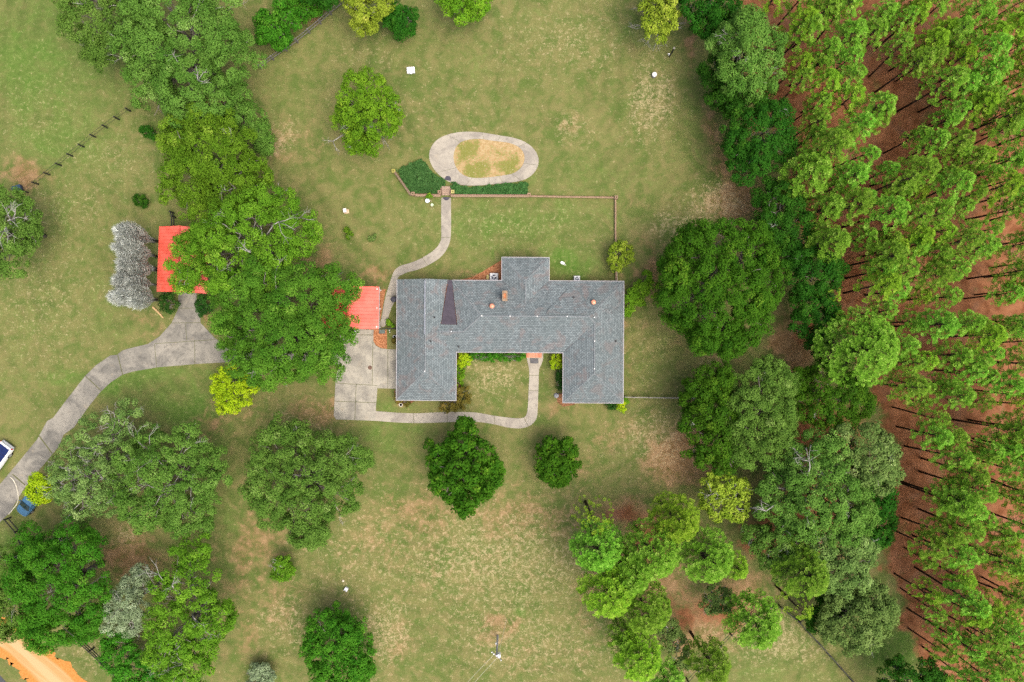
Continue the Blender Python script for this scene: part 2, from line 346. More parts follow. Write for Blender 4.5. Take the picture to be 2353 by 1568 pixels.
def inside(px, py, poly):
    r = np.zeros(px.shape, bool); n = len(poly)
    for i in range(n):
        x1, y1 = poly[i]; x2, y2 = poly[(i + 1) % n]
        c = ((y1 > py) != (y2 > py)) & (px < (x2 - x1) * (py - y1) / (y2 - y1 + 1e-9) + x1); r ^= c
    return r
def edge_dist(px, py, poly):
    d = np.full(px.shape, 1e9); n = len(poly)
    for i in range(n):
        x1, y1 = poly[i]; x2, y2 = poly[(i + 1) % n]; l = (x2 - x1) ** 2 + (y2 - y1) ** 2
        t = np.clip(((px - x1) * (x2 - x1) + (py - y1) * (y2 - y1)) / l, 0, 1)
        d = np.minimum(d, np.hypot(px - x1 - t * (x2 - x1), py - y1 - t * (y2 - y1)))
    return d
def build_ground():
    xs = axis(-84, 84, .6); ys = axis(-62, 62, .6); nx, ny = len(xs), len(ys)
    X, Y = np.meshgrid(xs, ys); vx, vy = X.ravel(), Y.ravel()
    px = vx / K + 1176.5; py = 784 - vy / K
    jx = px + (vnoise(px, py, 40, 1) - .5) * 50 + (vnoise(px, py, 13, 2) - .5) * 18; jy = py + (vnoise(px, py, 40, 3) - .5) * 50 + (vnoise(px, py, 13, 4) - .5) * 18
    ch = []
    for L in (DIRT, LUSH, STRAW):
        a = np.zeros(vx.shape)
        for x, y, rx, ry, wt in L: a = np.maximum(a, wt * np.exp(-(((jx - x) / rx) ** 2 + ((jy - y) / ry) ** 2) * .8))
        ch.append(a)
    ins = inside(jx, jy, FOREST_EDGE); d = edge_dist(jx, jy, FOREST_EDGE) * np.where(ins, 1, -1)
    fo = np.clip(.5 + d / 50, 0, 1)
    for x, y, rx, ry in ((1510, 1240, 90, 70), (1660, 1400, 75, 55), (470, 232, 34, 24), (1750, 1240, 60, 60), (1870, 1000, 130, 120), (1870, 470, 50, 120), (1840, 760, 22, 40), (700, 20, 40, 22), (1745, 180, 36, 170), (1440, 1184, 60, 22), (1860, 1200, 120, 120), (1560, 1420, 40, 60)):
        fo = np.maximum(fo, .85 * np.exp(-(((jx - x) / rx) ** 2 + ((jy - y) / ry) ** 2) * .9))
    for x, y, rx, ry in ((2090, 205, 60, 35), (2290, 650, 40, 60), (2000, 760, 20, 60)): ch[0] = np.maximum(ch[0], .9 * np.exp(-(((jx - x) / rx) ** 2 + ((jy - y) / ry) ** 2)))
    me = bpy.data.meshes.new('ground')
    idx = np.arange(nx * ny).reshape(ny, nx)
    q = np.stack([idx[:-1, :-1], idx[:-1, 1:], idx[1:, 1:], idx[1:, :-1]], -1).reshape(-1, 4)
    me.from_pydata(np.stack([vx, vy, np.zeros_like(vx)], 1).tolist(), [], q.tolist())
    at = me.color_attributes.new('masks', 'FLOAT_COLOR', 'POINT')
    at.data.foreach_set('color', np.stack(ch + [np.ones_like(vx)], 1).astype('f4').ravel())
    af = me.attributes.new('forest', 'FLOAT', 'POINT'); af.data.foreach_set('value', fo.astype('f4'))
    me.materials.append(M['ground']); o = bpy.data.objects.new('ground', me); COL.objects.link(o)
    tag(o, 'mown lawn of green and straw coloured grass turning to red forest floor', 'ground', kind='structure')
build_ground()

# ------------------------------------------------------------------ roads and paths
def strip_joint(mb, a, b, wd, z): mb.bar((*P(*a)[:2], z - .01), (*P(*b)[:2], z - .01), wd, .014, 1)
mb = MB()
up = B3([(280, 20), (232, 108), (220, 130), (80, 300), (20, 372), (-40, 440), (-160, 560)])
lo = B3([(-160, 800), (-60, 690), (0, 620), (60, 560), (150, 410), (300, 230), (350, 170), (470, 0)])
drive = Z4([(360, 1440), (450, 1320), (575, 1160), (650, 1085), (745, 1020), (790, 1015), (830, 985), (880, 970), (1000, 942), (1080, 890), (1160, 800), (1205, 705), (1207, 560), (1330, 560),
            (1328, 650), (1352, 720), (1356, 800), (1405, 850), (1450, 900), (1560, 975), (1900, 985), (2300, 960), (2380, 950), (2380, 1080), (2200, 1075), (1900, 1070), (1550, 1065), (1350, 1075), (1060, 1100), (900, 1128), (830, 1148), (750, 1200), (680, 1265), (600, 1365), (500, 1505), (430, 1555)])
mb.prism(plan(lo[:-1] + [drive[-1]] + drive[-2::-1] + up), -.1, .03)
for a, b in (((830, 1150), (795, 1010)), ((685, 1258), (575, 1155)), ((1060, 1100), (1045, 945)), ((1318, 1078), (1316, 915)), ((1045, 940), (1460, 912)), ((1160, 800), (1356, 798)), ((1262, 915), (1255, 800)), ((1207, 700), (1340, 698))):
    strip_joint(mb, *Z4([a, b]), .10 if a[0] < 900 else .06, .03)
for a, b in (((232, 108), (310, 212)), ((75, 335), (150, 400))): strip_joint(mb, *B3([a, b]), .16, .03)
drv = mb.build('driveway', [M['drive'], M['joint']]); tag(drv, 'grey stained concrete driveway curving to the shed', 'driveway', kind='structure')
mb = MB()
pad = B1([(100, 715), (330, 722), (328, 805), (345, 835), (380, 855), (430, 862), (500, 866), (500, 1146), (357, 1142), (345, 1306), (342, 1376), (60, 1366), (44, 1340), (58, 1060), (80, 1000), (60, 880)])
mb.prism(plan(pad), -.1, .036)
for a, b in (((325, 805), (320, 1112)), ((60, 1106), (358, 1122)), ((205, 1112), (195, 1370)), ((52, 1236), (350, 1246)), ((432, 870), (432, 1142)), ((120, 758), (330, 760))): strip_joint(mb, *B1([a, b]), .06, .036)
mb.cyl((*P(*B1([(304, 994)])[0])[:2], .02), .27, .024, 20, mi=2)
o = mb.build('parking_pad', [M['pad'], M['joint'], plain('rust_iron', (.12, .07, .05), .8)]); tag(o, 'pale concrete parking pad with a round rusty drain cover', 'pavement', kind='structure')
mb = MB()
top = smooth(B1([(345, 1306), (420, 1312), (500, 1318), (640, 1322), (780, 1316), (960, 1312), (1080, 1319), (1200, 1340), (1330, 1356), (1395, 1356), (1428, 1330), (1438, 1260), (1443, 1150), (1448, 1050), (1444, 990), (1432, 940), (1428, 886)]), 4, False)
bot = smooth(B1([(1548, 886), (1546, 935), (1530, 980), (1518, 1015), (1513, 1150), (1506, 1320), (1490, 1375), (1450, 1412), (1385, 1430), (1300, 1425), (1200, 1402), (1100, 1386), (1000, 1380), (860, 1386), (660, 1392), (500, 1388), (342, 1376)]), 4, False)
mb.prism(plan(top + bot), -.1, .032)
for a, b in (((1443, 1160), (1513, 1160)), ((1198, 1338), (1200, 1400)), ((858, 1314), (858, 1386)), ((618, 1320), (618, 1390)), ((1410, 1352), (1440, 1415)), ((1446, 1050), (1517, 1050))): strip_joint(mb, *B1([a, b]), .05, .032)
o = mb.build('front_path', [M['walk'], M['joint']]); tag(o, 'pale concrete path bending to the front porch', 'path', kind='structure')
mb = MB()
lf = smooth(B1([(815, -100), (816, 0), (812, 80), (770, 145), (680, 205), (600, 240), (520, 265), (480, 298), (458, 350), (432, 430), (410, 510), (388, 630), (370, 690)]), 4, False)
rt = smooth(B1([(404, 705), (424, 670), (452, 580), (476, 530), (500, 480), (500, 360), (530, 330), (580, 308), (640, 293), (720, 260), (800, 210), (852, 150), (880, 80), (886, 0), (886, -100)]), 4, False)
lf[0] = Z2([(725, 1264)])[0]; rt[-1] = Z2([(787, 1264)])[0]
mb.prism(plan(lf + rt), -.1, .03)
for a, b in (((812, 60), (882, 60)), ((680, 205), (720, 262)), ((462, 340), (530, 332)), ((420, 480), (500, 480))): strip_joint(mb, *B1([a, b]), .04, .03)
o = mb.build('garden_path', [M['walk'], M['joint']]); tag(o, 'narrow concrete path from the brick steps to the house', 'path', kind='structure')
# oval ring walk
def polar(pts, c, n=96):
    a = np.array([math.atan2(y - c[1], x - c[0]) for x, y in pts]); r = np.array([math.hypot(x - c[0], y - c[1]) for x, y in pts])
    o = np.argsort(a); a, r = a[o], r[o]
    t = np.linspace(-PI, PI, n, endpoint=False)
    rr = np.interp(t, np.concatenate([a - 2 * PI, a, a + 2 * PI]), np.tile(r, 3))
    for _ in range(2): rr = (np.roll(rr, 1) + 2 * rr + np.roll(rr, -1)) / 4
    return [(c[0] + q * math.cos(s), c[1] + q * math.sin(s)) for s, q in zip(t, rr)]
oc = Z2([(1030, 1015)])[0]
out_r = polar(smooth(Z2([(850, 845), (960, 845), (1090, 865), (1200, 885), (1280, 920), (1330, 970), (1348, 1025), (1335, 1080), (1290, 1130), (1220, 1158), (1100, 1172), (960, 1185), (860, 1182), (780, 1165), (720, 1125), (670, 1070), (645, 1000), (660, 940), (700, 890), (770, 860)])), oc)
in_r = polar(smooth(Z2([(830, 925), (870, 900), (960, 888), (1050, 900), (1160, 915), (1220, 940), (1250, 975), (1257, 1020), (1235, 1070), (1190, 1105), (1110, 1122), (1000, 1135), (920, 1135), (860, 1115), (820, 1070), (803, 1010), (812, 955)])), oc)
mb = MB(); n = len(out_r); po, pi_ = plan(out_r), plan(in_r)
mb.add([(p.x, p.y, .034) for p in po] + [(p.x, p.y, .034) for p in pi_] + [(p.x, p.y, -.1) for p in po], [(i, n + i, n + (i + 1) % n, (i + 1) % n) for i in range(n)] + [(2 * n + i, i, (i + 1) % n, 2 * n + (i + 1) % n) for i in range(n)])
for k in (8, 20, 31, 42, 50, 57, 64, 72, 83, 92): mb.bar((*po[k][:2], .024), (*pi_[k][:2], .024), .03, .014, 1)
o = mb.build('oval_path', [M['walk'], M['joint']]); tag(o, 'oval concrete ring path around a sandy bed', 'path', kind='structure')
b = NB('dry_sand_bed'); v = b.obj(); n1 = b.noise(.55, 4, .6, v, .8); n2 = b.noise(3.5, 4, .65, v)
c = b.mix(b.step(n2, .35, .7), (.285, .195, .085), (.40, .305, .170))
def near(px, py, r): return b.math('SUBTRACT', 1.0, b.math('DIVIDE', b.n('ShaderNodeVectorMath', {0: v, 1: tuple(P(px, py))}, operation='DISTANCE').outputs['Value'], r))
gm = b.math('MAXIMUM', b.math('MAXIMUM', near(1078, 352, 2.6), near(1092, 392, 2.4)), near(1172, 388, 2.6))
c = b.mix(b.math('MULTIPLY', b.step(b.math('ADD', b.math('MULTIPLY', gm, .55), b.math('ADD', b.math('MULTIPLY', b.math('SUBTRACT', n1, .5), 1.6), b.math('MULTIPLY', b.math('SUBTRACT', n2, .5), 1.3))), .05, .40), .85), c, b.mix(n2, (.075, .115, .014), (.20, .20, .045)))
c = b.mix(b.math('MULTIPLY', b.step(b.noise(6, 2, .6, v), .60, .75), .8), c, (.52, .43, .31))
mb = MB(); mb.add([(p.x, p.y, .012) for p in pi_], [tuple(range(n - 1, -1, -1))])
o = mb.build('sandy_bed', b.out(c, .95, spec=.1)); tag(o, 'dry sandy oval bed with patches of grass', 'ground', kind='structure')
# mulch beds
b = NB('red_mulch'); v = b.obj(); n2 = b.noise(5, 4, .65, v)
mulch = b.out(b.mix(b.step(n2, .35, .65), (.20, .075, .03), (.42, .20, .10)), .95, b.bump(n2, .5, .05), spec=.1)
b = NB('dark_mulch'); v = b.obj(); n2 = b.noise(4, 4, .65, v)
dmulch = b.out(b.mix(b.step(n2, .35, .65), (.10, .05, .025), (.24, .12, .06)), .95, b.bump(n2, .5, .05), spec=.1)
def bed(pts, m, label):
    mb = MB(); mb.prism(plan(pts), -.05, .016); return tag(mb.build('mulch_ground', m), label, 'ground', kind='structure')
bed(B1([(328, 722), (425, 722), (427, 860), (380, 853), (345, 833), (328, 800)]), mulch, 'orange mulch bed between carport and house')
bed(B1([(365, 440), (418, 430), (402, 520), (380, 640), (362, 700)]), mulch, 'orange mulch strip beside the carport roof')
bed(B1([(915, 372), (1050, 340), (1120, 300), (1230, 232), (1262, 215), (1262, 400), (915, 400)]), mulch, 'orange mulch bed behind the house')
bed(B1([(1640, 1180), (1720, 1170), (1720, 1200), (1780, 1240), (1770, 1262), (1690, 1275), (1650, 1245)]), dmulch, 'dark mulch bed at the front corner of the right wing')
bed(B1([(478, 1160), (540, 1160), (640, 1225), (600, 1250), (510, 1258), (480, 1235)]), dmulch, 'dark mulch bed at the front corner of the left wing')
bed(B1([(925, 900), (960, 990), (965, 1180), (925, 1240)]), dmulch, 'mulch strip along the left wing inside the courtyard')
# dirt road bottom left and its edge
b = NB('orange_clay_road'); v = b.mapv(b.obj(), (1, 1, 1), (0, 0, math.radians(41)))
nb_ = b.noise(1.0, 4, .6, b.mapv(v, (.06, .9, 1))); ns = b.noise(5, 3, .6, v); sx = b.n('ShaderNodeSeparateXYZ', {0: b.attr('across').outputs['Vector']}).outputs[0]
c = b.mix(b.step(ns, .3, .7), (.36, .150, .034), (.44, .215, .062))
mid = b.math('SUBTRACT', 1.0, b.math('ABSOLUTE', b.math('MULTIPLY', b.math('SUBTRACT', sx, .5), 2.0)))
c = b.mix(b.step(b.math('ADD', mid, b.math('MULTIPLY', b.math('SUBTRACT', nb_, .5), .6)), .32, .55), c, b.mix(b.step(nb_, .42, .6), (.43, .305, .155), (.39, .24, .10)))
clay = b.out(c, .95, b.bump(ns, .3, .03), spec=.1)
def road(name, L, R, z, m, label):
    me_v = []; ac = []; fs = []; k = 13; rr = random.Random(3)
    for i in range(len(L)):
        for j in range(k):
            t = j / (k - 1); p = P(L[i][0] * (1 - t) + R[i][0] * t, L[i][1] * (1 - t) + R[i][1] * t)
            if j in (0, k - 1): p = p + Vector((rr.uniform(-.4, .4), rr.uniform(-.4, .4), 0))
            me_v.append((p.x, p.y, z)); ac.append((t, 0, 0))
    for i in range(len(L) - 1):
        for j in range(k - 1): fs.append((i * k + j, i * k + j + 1, (i + 1) * k + j + 1, (i + 1) * k + j))
    me = bpy.data.meshes.new(name); me.from_pydata(me_v, [], fs); a = me.attributes.new('across', 'FLOAT_VECTOR', 'POINT'); a.data.foreach_set('vector', np.array(ac, 'f4').ravel())
    me.materials.append(m); o = bpy.data.objects.new(name, me); COL.objects.link(o); me.update()
    if me.polygons[0].normal.z < 0: me.flip_normals()
    return tag(o, label, 'road', kind='structure')
def lerp_line(a, b, n): return [(a[0] + (b[0] - a[0]) * i / n, a[1] + (b[1] - a[1]) * i / n) for i in range(n + 1)]
road('dirt_road', smooth([(-260, 1240), (-60, 1385), (60, 1450), (110, 1492), (160, 1528), (206, 1572), (330, 1700), (460, 1850)], 8, False), smooth([(-380, 1330), (-120, 1455), (-10, 1500), (30, 1532), (55, 1558), (72, 1580), (190, 1720), (310, 1870)], 8, False), .02, clay, 'orange clay dirt road crossing the bottom left corner')
mb = MB(); mb.prism(plan([(-200, 1440), (-30, 1545), (0, 1552), (16, 1570), (60, 1640), (160, 1760), (60, 1800), (-300, 1560)]), -.05, .012)
tag(mb.build('road', plain('old_asphalt', (.055, .06, .065), .9)), 'dark asphalt at the very bottom left corner', 'road', kind='structure')
# ------------------------------------------------------------------ house
EAVE = 2.75
ROT = math.radians(-.35); RC = B1([(1310, 700)])[0]
US = .32 * K * (1 - EAVE / H)        # metres per survey unit at eave height
SLOPE = .34
HC = P(*RC, EAVE)
def hp(x, y, z):
    """survey sheet (x, y) at eave level -> metres, turned with the house"""
    dx, dy = (x - 1310) * US, (700 - y) * US
    return Vector((HC.x + dx * math.cos(ROT) - dy * math.sin(ROT), HC.y + dx * math.sin(ROT) + dy * math.cos(ROT), z))
def hz(u): return EAVE + u * US * SLOPE
house = thing('house', (HC.x, HC.y, 0), 'long low house with grey shingle hip roof and two front wings', 'house')
faces = [
 [(497, 366, 0), (497, 1232, 0), (710, 1019, 213), (710, 366, 213)],
 [(497, 1232, 0), (923, 1232, 0), (710, 1019, 213)],
 [(710, 366, 213), (710, 1019, 213), (923, 1232, 0), (923, 884, 0), (780, 741, 143), (815, 688, 106), (860, 366, 60)],
 [(780, 741, 143), (975, 739, 145), (934, 690, 102), (815, 688, 106)],
 [(892, 369, 34), (934, 690, 102), (975, 739, 145), (1105, 627, 257)],
 [(923, 884, 0), (1693, 884, 0), (1908, 669, 215), (1867, 627, 257), (1105, 627, 257), (975, 739, 145), (780, 741, 143)],
 [(1693, 884, 0), (1693, 1243, 0), (1908, 1028, 215), (1908, 669, 215)],
 [(1693, 1243, 0), (2124, 1243, 0), (1908, 1028, 215)],
 [(2124, 1243, 0), (2124, 370, 0), (1867, 627, 257), (1908, 669, 215), (1908, 1028, 215)],
 [(1867, 627, 257), (2124, 370, 0), (1587, 370, 0), (1418, 539, 169)], [(1867, 627, 257), (1418, 539, 169), (1249, 370, 0), (892, 370, 0), (892, 369.5, 34), (1105, 627, 257)],
 [(1249, 203, 0), (1249, 370, 0), (1418, 539, 169), (1418, 372, 169)],
 [(1587, 370, 0), (1587, 203, 0), (1418, 372, 169), (1418, 539, 169)],
 [(1587, 203, 0), (1249, 203, 0), (1418, 372, 169)],
]
def roof_obj(name, faces, mat, parent, dz=0.0):
    vs = []; fs = []; uvs = []
    for f in faces:
        p = [hp(x, y, hz(u) + dz) for x, y, u in f]; o = len(vs)
        nrm = Vector((0, 0, 0))
        for i in range(len(p)):
            a, c = p[i], p[(i + 1) % len(p)]; nrm += Vector(((a.y - c.y) * (a.z + c.z), (a.z - c.z) * (a.x + c.x), (a.x - c.x) * (a.y + c.y)))
        if nrm.z < 0: p = p[::-1]; nrm = -nrm
        nrm.normalize()
        hd = Vector((0, 0, 1)).cross(nrm); hd = hd.normalized() if hd.length > 1e-4 else Vector((1, 0, 0)); vd = nrm.cross(hd)
        off = (o * 3.7, o * 1.9)
        vs += [tuple(q - parent.location) for q in p]; fs.append(list(range(o, o + len(p)))); uvs += [(q.dot(hd) + off[0], q.dot(vd) + off[1]) for q in p]
    me = bpy.data.meshes.new(name); me.from_pydata(vs, [], fs)
    ul = me.uv_layers.new(name='UVMap'); li = 0
    for pl in me.polygons:
        for vi in pl.vertices: ul.data[li].uv = uvs[vi]; li += 1
    me.materials.append(mat); o = bpy.data.objects.new(name, me); COL.objects.link(o); o.parent = parent
    return o
roof = roof_obj('roof', faces, M['shingle'], house)
roof_obj('roof_saddle', [[(1752, 396, 22), (1590, 566, 206), (1905, 570, 200)], [(1590, 566, 206), (1560, 612, 250), (1905, 612, 250), (1905, 570, 200)]], M['shingle'], house, .05)['label'] = 'raised triangular saddle of roof shingles'  # low tilted facets over the main slope, same shingle material as the roof
roof_obj('roof_patch', [[(866, 369, 47), (890, 369, 36), (929, 688, 102), (819, 686, 106)]], M['membrane'], house, .012)['label'] = 'purple black tapered membrane patch'
# gable wall closing the left wing's rear end, and closing skirts
OUT = [(497, 366), (497, 1232), (923, 1232), (923, 884), (1693, 884), (1693, 1243), (2124, 1243), (2124, 370), (1587, 370), (1587, 203), (1249, 203), (1249, 370), (892, 370), (892, 366)]
def inset(poly, d):
    n = len(poly); out = []
    for i in range(n):
        a, b_, c = poly[i - 1], poly[i], poly[(i + 1) % n]
        def nn(p, q):
            l = math.hypot(q[0] - p[0], q[1] - p[1]); return ((q[1] - p[1]) / l, -(q[0] - p[0]) / l)
        n1, n2 = nn(a, b_), nn(b_, c); k = d / (1 + n1[0] * n2[0] + n1[1] * n2[1])
        out.append((b_[0] + (n1[0] + n2[0]) * k, b_[1] + (n1[1] + n2[1]) * k))
    return out
def area(p): return sum(p[i][0] * p[(i + 1) % len(p)][1] - p[(i + 1) % len(p)][0] * p[i][1] for i in range(len(p)))
OUT2 = OUT[:12] + [(497, 370)]; OUT2[0] = (497, 370); OUT2 = OUT2[:-1]
sgn = 1 if area(inset(OUT2, 5)) ** 2 < area(OUT2) ** 2 else -1
WALL = inset(OUT2, sgn * 28)
mb = MB(); mb.prism([hp(x, y, 0) for x, y in WALL], 0, EAVE - .02)
g = [hp(515, 372, hz(14)), hp(710, 372, hz(211)), hp(862, 372, hz(50)), hp(862, 372, EAVE - .02), hp(515, 372, EAVE - .02)]
mb.add([tuple(q) for q in g], [(0, 1, 2, 3, 4)])
mb.build('wall', M['brick'], house)
# white gutter and fascia round the eaves
mb = MB(); n = len(OUT2)
for i in range(n):
    a, c = hp(*OUT2[i], EAVE - .17), hp(*OUT2[(i + 1) % n], EAVE - .17); d = (c - a).normalized() * .055; mb.bar(a - d, c + d, .13, .165 + .004 * (i % 2))
mb.prism([hp(x, y, 0) for x, y in inset(OUT2, sgn * 4)], EAVE - .10, EAVE - .06)
mb.build('fascia', M['fascia'], house)
# ridge and hip caps
mb = MB()
RID = [((710, 366, 213), (710, 1019, 213)), ((1105, 627, 257), (1867, 627, 257)), ((1908, 669, 215), (1908, 1028, 215)), ((1867, 627, 257), (1908, 669, 215)), ((1418, 372, 169), (1418, 539, 169)), ((780, 740, 144), (975, 739, 145)), ((975, 739, 145), (1105, 627, 257)), ((892, 372, 34), (1105, 627, 257)),
       ((497, 1232, 0), (710, 1019, 213)), ((923, 1232, 0), (710, 1019, 213)), ((1693, 1243, 0), (1908, 1028, 215)), ((2124, 1243, 0), (1908, 1028, 215)), ((2124, 370, 0), (1867, 627, 257)), ((1249, 203, 0), (1418, 372, 169)), ((1587, 203, 0), (1418, 372, 169))]
for i, (a, c) in enumerate(RID):
    A, B_ = hp(a[0], a[1], hz(a[2]) - .035), hp(c[0], c[1], hz(c[2]) - .035)
    mb.tube([A, B_], .085 if i < 8 else .06, 6)
mb.build('ridge_cap', M['ridge'], house)
mb = MB(); A, B_ = hp(706, 378, hz(213) + .05), hp(706, 760, hz(213) + .05); mb.bar(A, B_, .14, .06)
mb.build('ridge_vent', plain('ridge_vent_metal', (.17, .19, .225), .5, metal=.2), house)
mb = MB()
for x, y, u in ((1110, 627, 257), (1310, 627, 257), (1500, 627, 257), (1712, 627, 257), (1905, 632, 250), (708, 392, 213), (708, 610, 213), (708, 1020, 213), (1908, 800, 215), (1908, 995, 215), (892, 738, 145)):
    p = hp(x, y, hz(u) + .03); mb = MB(); mb.cyl(p, .065, .05, 8); mb.build('ridge_clip', M['white'], house)
# valley flashing strips
mb = MB()
for a, c in (((1253, 374, 2), (1340, 461, 90)), ((1584, 373, 2), (1500, 457, 84)), ((1696, 881, 2), (1760, 817, 66))):
    A, B_ = hp(a[0], a[1], hz(a[2]) + .01), hp(c[0], c[1], hz(c[2]) + .01); mb = MB(); mb.tube([A, B_], .05, 5)
    mb.build('valley_flashing', plain('valley_metal', (.11, .115, .12), .8), house)
# chimney
cx, cy = 1272, 487; cb = hp(cx, cy, hz(110)); ROOF_Z = cb.z
mb = MB(); mb.box((cb.x, cb.y, ROOF_Z - .6), (.52, 1.12, 2.0), ROT); ch = mb.build('chimney', M['brick'], house)
mb = MB()
for dx, dy, sx, sy in ((-.235, 0, .15, 1.22), (.235, 0, .15, 1.22), (0, -.46, .33, .30), (0, .46, .33, .30)): mb.box((cb.x + dx, cb.y + dy, ROOF_Z + 1.4), (sx, sy, .12), ROT)
mb.build('chimney_cap', M['capstone'], ch)
mb = MB(); mb.box((cb.x, cb.y, ROOF_Z + 1.4), (.30, .60, .05), ROT); mb.build('flue', plain('flue_clay', (.40, .15, .06), .8), ch)
for x, y, u in ((1180, 556, 186), (1900, 524, 154)):
    p = hp(x, y, hz(u)); mb = MB(); mb.lathe((p.x, p.y, p.z - .1), [(.16, 0), (.16, .28), (.30, .30), (.31, .36), (.24, .44), (.05, .48)], 18); mb.build('roof_vent', M['copper'], house, smooth=True)
for x, y, u in ((770, 638, 150), (745, 808, 178), (942, 846, 38), (1760, 492, 125), (2066, 800, 58)):
    p = hp(x, y, hz(u)); mb = MB(); mb.cyl((p.x, p.y, p.z - .1), .075, .45, 10); mb.cyl((p.x, p.y, p.z - .02), .14, .06, 10, .1); mb.build('vent_pipe', M['black'], house, smooth=False)
# windows, doors
def wall_unit(name, x, y, nx, ny, wd, ht, zb, mat, pane=None, fr=.06):
    """a framed opening centred at survey (x, y) on a wall facing (nx, ny) in plan"""
    c = hp(x, y, zb); rz = ROT + math.atan2(ny, nx) + PI / 2; o = Vector((math.cos(rz - PI / 2), math.sin(rz - PI / 2), 0))
    mb = MB(); t = Vector((math.cos(rz), math.sin(rz), 0)); q = c + o * .02
    for s in (-1, 1): mb.box(tuple(q + t * s * (wd / 2 + fr / 2)), (fr, .10, ht), rz)
    mb.box((q.x, q.y, q.z + ht), (wd + 2 * fr, .12, fr), rz); mb.box((q.x, q.y, q.z - fr), (wd + 2 * fr, .16, fr), rz)
    f = mb.build(name, mat, house)
    mb = MB(); mb.box((q.x, q.y, q.z + .004), (wd, .04, ht - .008), rz)
    if pane == 'pane':
        p2 = mb.build('pane', M['glass'], f); mb = MB(); mb.box((q.x + o.x * .015, q.y + o.y * .015, q.z + .006), (.05, .05, ht - .012), rz); mb.box((q.x + o.x * .013, q.y + o.y * .013, q.z + ht / 2), (wd - .01, .045, .05), rz); mb.build('sash', M['white'], f)
    else:
        mb.build('door_leaf', pane, f); mb = MB(); k = q + t * (wd / 2 - .12) + o * .05; mb.cyl((k.x, k.y, k.z + ht * .45), .035, .07, 8); mb.build('handle', M['grey'], f)
    return f
W = {k: v for k, v in zip('abcdefghijkl', WALL)}
for x in (1010, 1120, 1260, 1380, 1620): wall_unit('window', x, WALL[3][1], 0, -1, 1.3, 1.2, .95, M['white'], 'pane')
wall_unit('door', 1485, WALL[3][1], 0, -1, 1.0, 2.1, .1, M['white'], plain('door_paint', (.20, .05, .035), .5))
for x, y, nx, ny in ((600, WALL[1][1], 0, -1), (800, WALL[1][1], 0, -1), (1800, WALL[5][1], 0, -1), (2010, WALL[5][1], 0, -1), (WALL[2][0], 1100, 1, 0), (WALL[4][0], 1060, -1, 0), (WALL[6][0], 560, 1, 0), (WALL[6][0], 800, 1, 0), (WALL[6][0], 1050, 1, 0), (1010, WALL[11][1], 0, 1), (1720, WALL[7][1], 0, 1), (1960, WALL[7][1], 0, 1), (1340, WALL[9][1], 0, 1), (1500, WALL[9][1], 0, 1), (620, WALL[11][1], 0, 1), (WALL[0][0], 560, -1, 0)):
    wall_unit('window', x, y, nx, ny, 1.4, 1.2, .95, M['white'], 'pane')
for y in (935, 1085): wall_unit('garage_door', WALL[0][0], y, -1, 0, 2.3, 2.1, .05, M['white'], plain('garage_door_paint', (.62, .60, .56), .5))
wall_unit('door', WALL[0][0], 690, -1, 0, .95, 2.05, .06, M['white'], plain('side_door_paint', (.30, .27, .23), .5))
# porch step and mats
c0 = hp(1487, 903, 0); mb = MB(); mb.box((c0.x, c0.y, 0), (1.95, .75, .14), ROT); mb.box((c0.x, c0.y + .3, 0), (1.75, .35, .26), ROT)
tag(mb.build('porch_step', brick_mat('porch_brick', (.46, .16, .09), (.52, .24, .15)), origin=(c0.x, c0.y, 0)), 'red brick step at the front door', 'step')
def mat_box(x, y, sx, sy, z, label, m=None, rz=0.0):
    p = P(x, y); mb = MB(); mb.box((p.x, p.y, z), (sx, sy, .025), rz); mb.box((p.x, p.y, z + .01), (sx - .12, sy - .12, .022), rz, 1)
    return tag(mb.build('door_mat', [M['dark'], m or plain('mat_pile', (.10, .10, .105), .95)], origin=(p.x, p.y, z)), label, 'mat')
mat_box(1227.5, 829.5, 1.05, .66, .036, 'dark grey rectangular mat on the front path by the porch step')
mat_box(877.8, 762.6, .78, .52, .02, 'grey green mat lying on the orange mulch beside the carport', plain('mat_green', (.11, .14, .125), .95))
def half_mat(x, y, r, a0, a1, z, label):
    p = P(x, y); mb = MB(); pts = [(p.x + r * math.cos(a0 + (a1 - a0) * i / 18), p.y + r * math.sin(a0 + (a1 - a0) * i / 18)) for i in range(19)]
    mb.prism(pts, z, z + .025); return tag(mb.build('door_mat', plain('half_mat', (.055, .052, .068), .9), origin=(p.x, p.y, z)), label, 'mat')
half_mat(1025.7, 453.4, .42, PI, 2 * PI, .03, 'dark half round mat at the foot of the brick steps')
half_mat(1029.3, 412.3, .40, -.2 * PI, 1.05 * PI, .034, 'dark rounded mat on the oval path at the top of the steps')

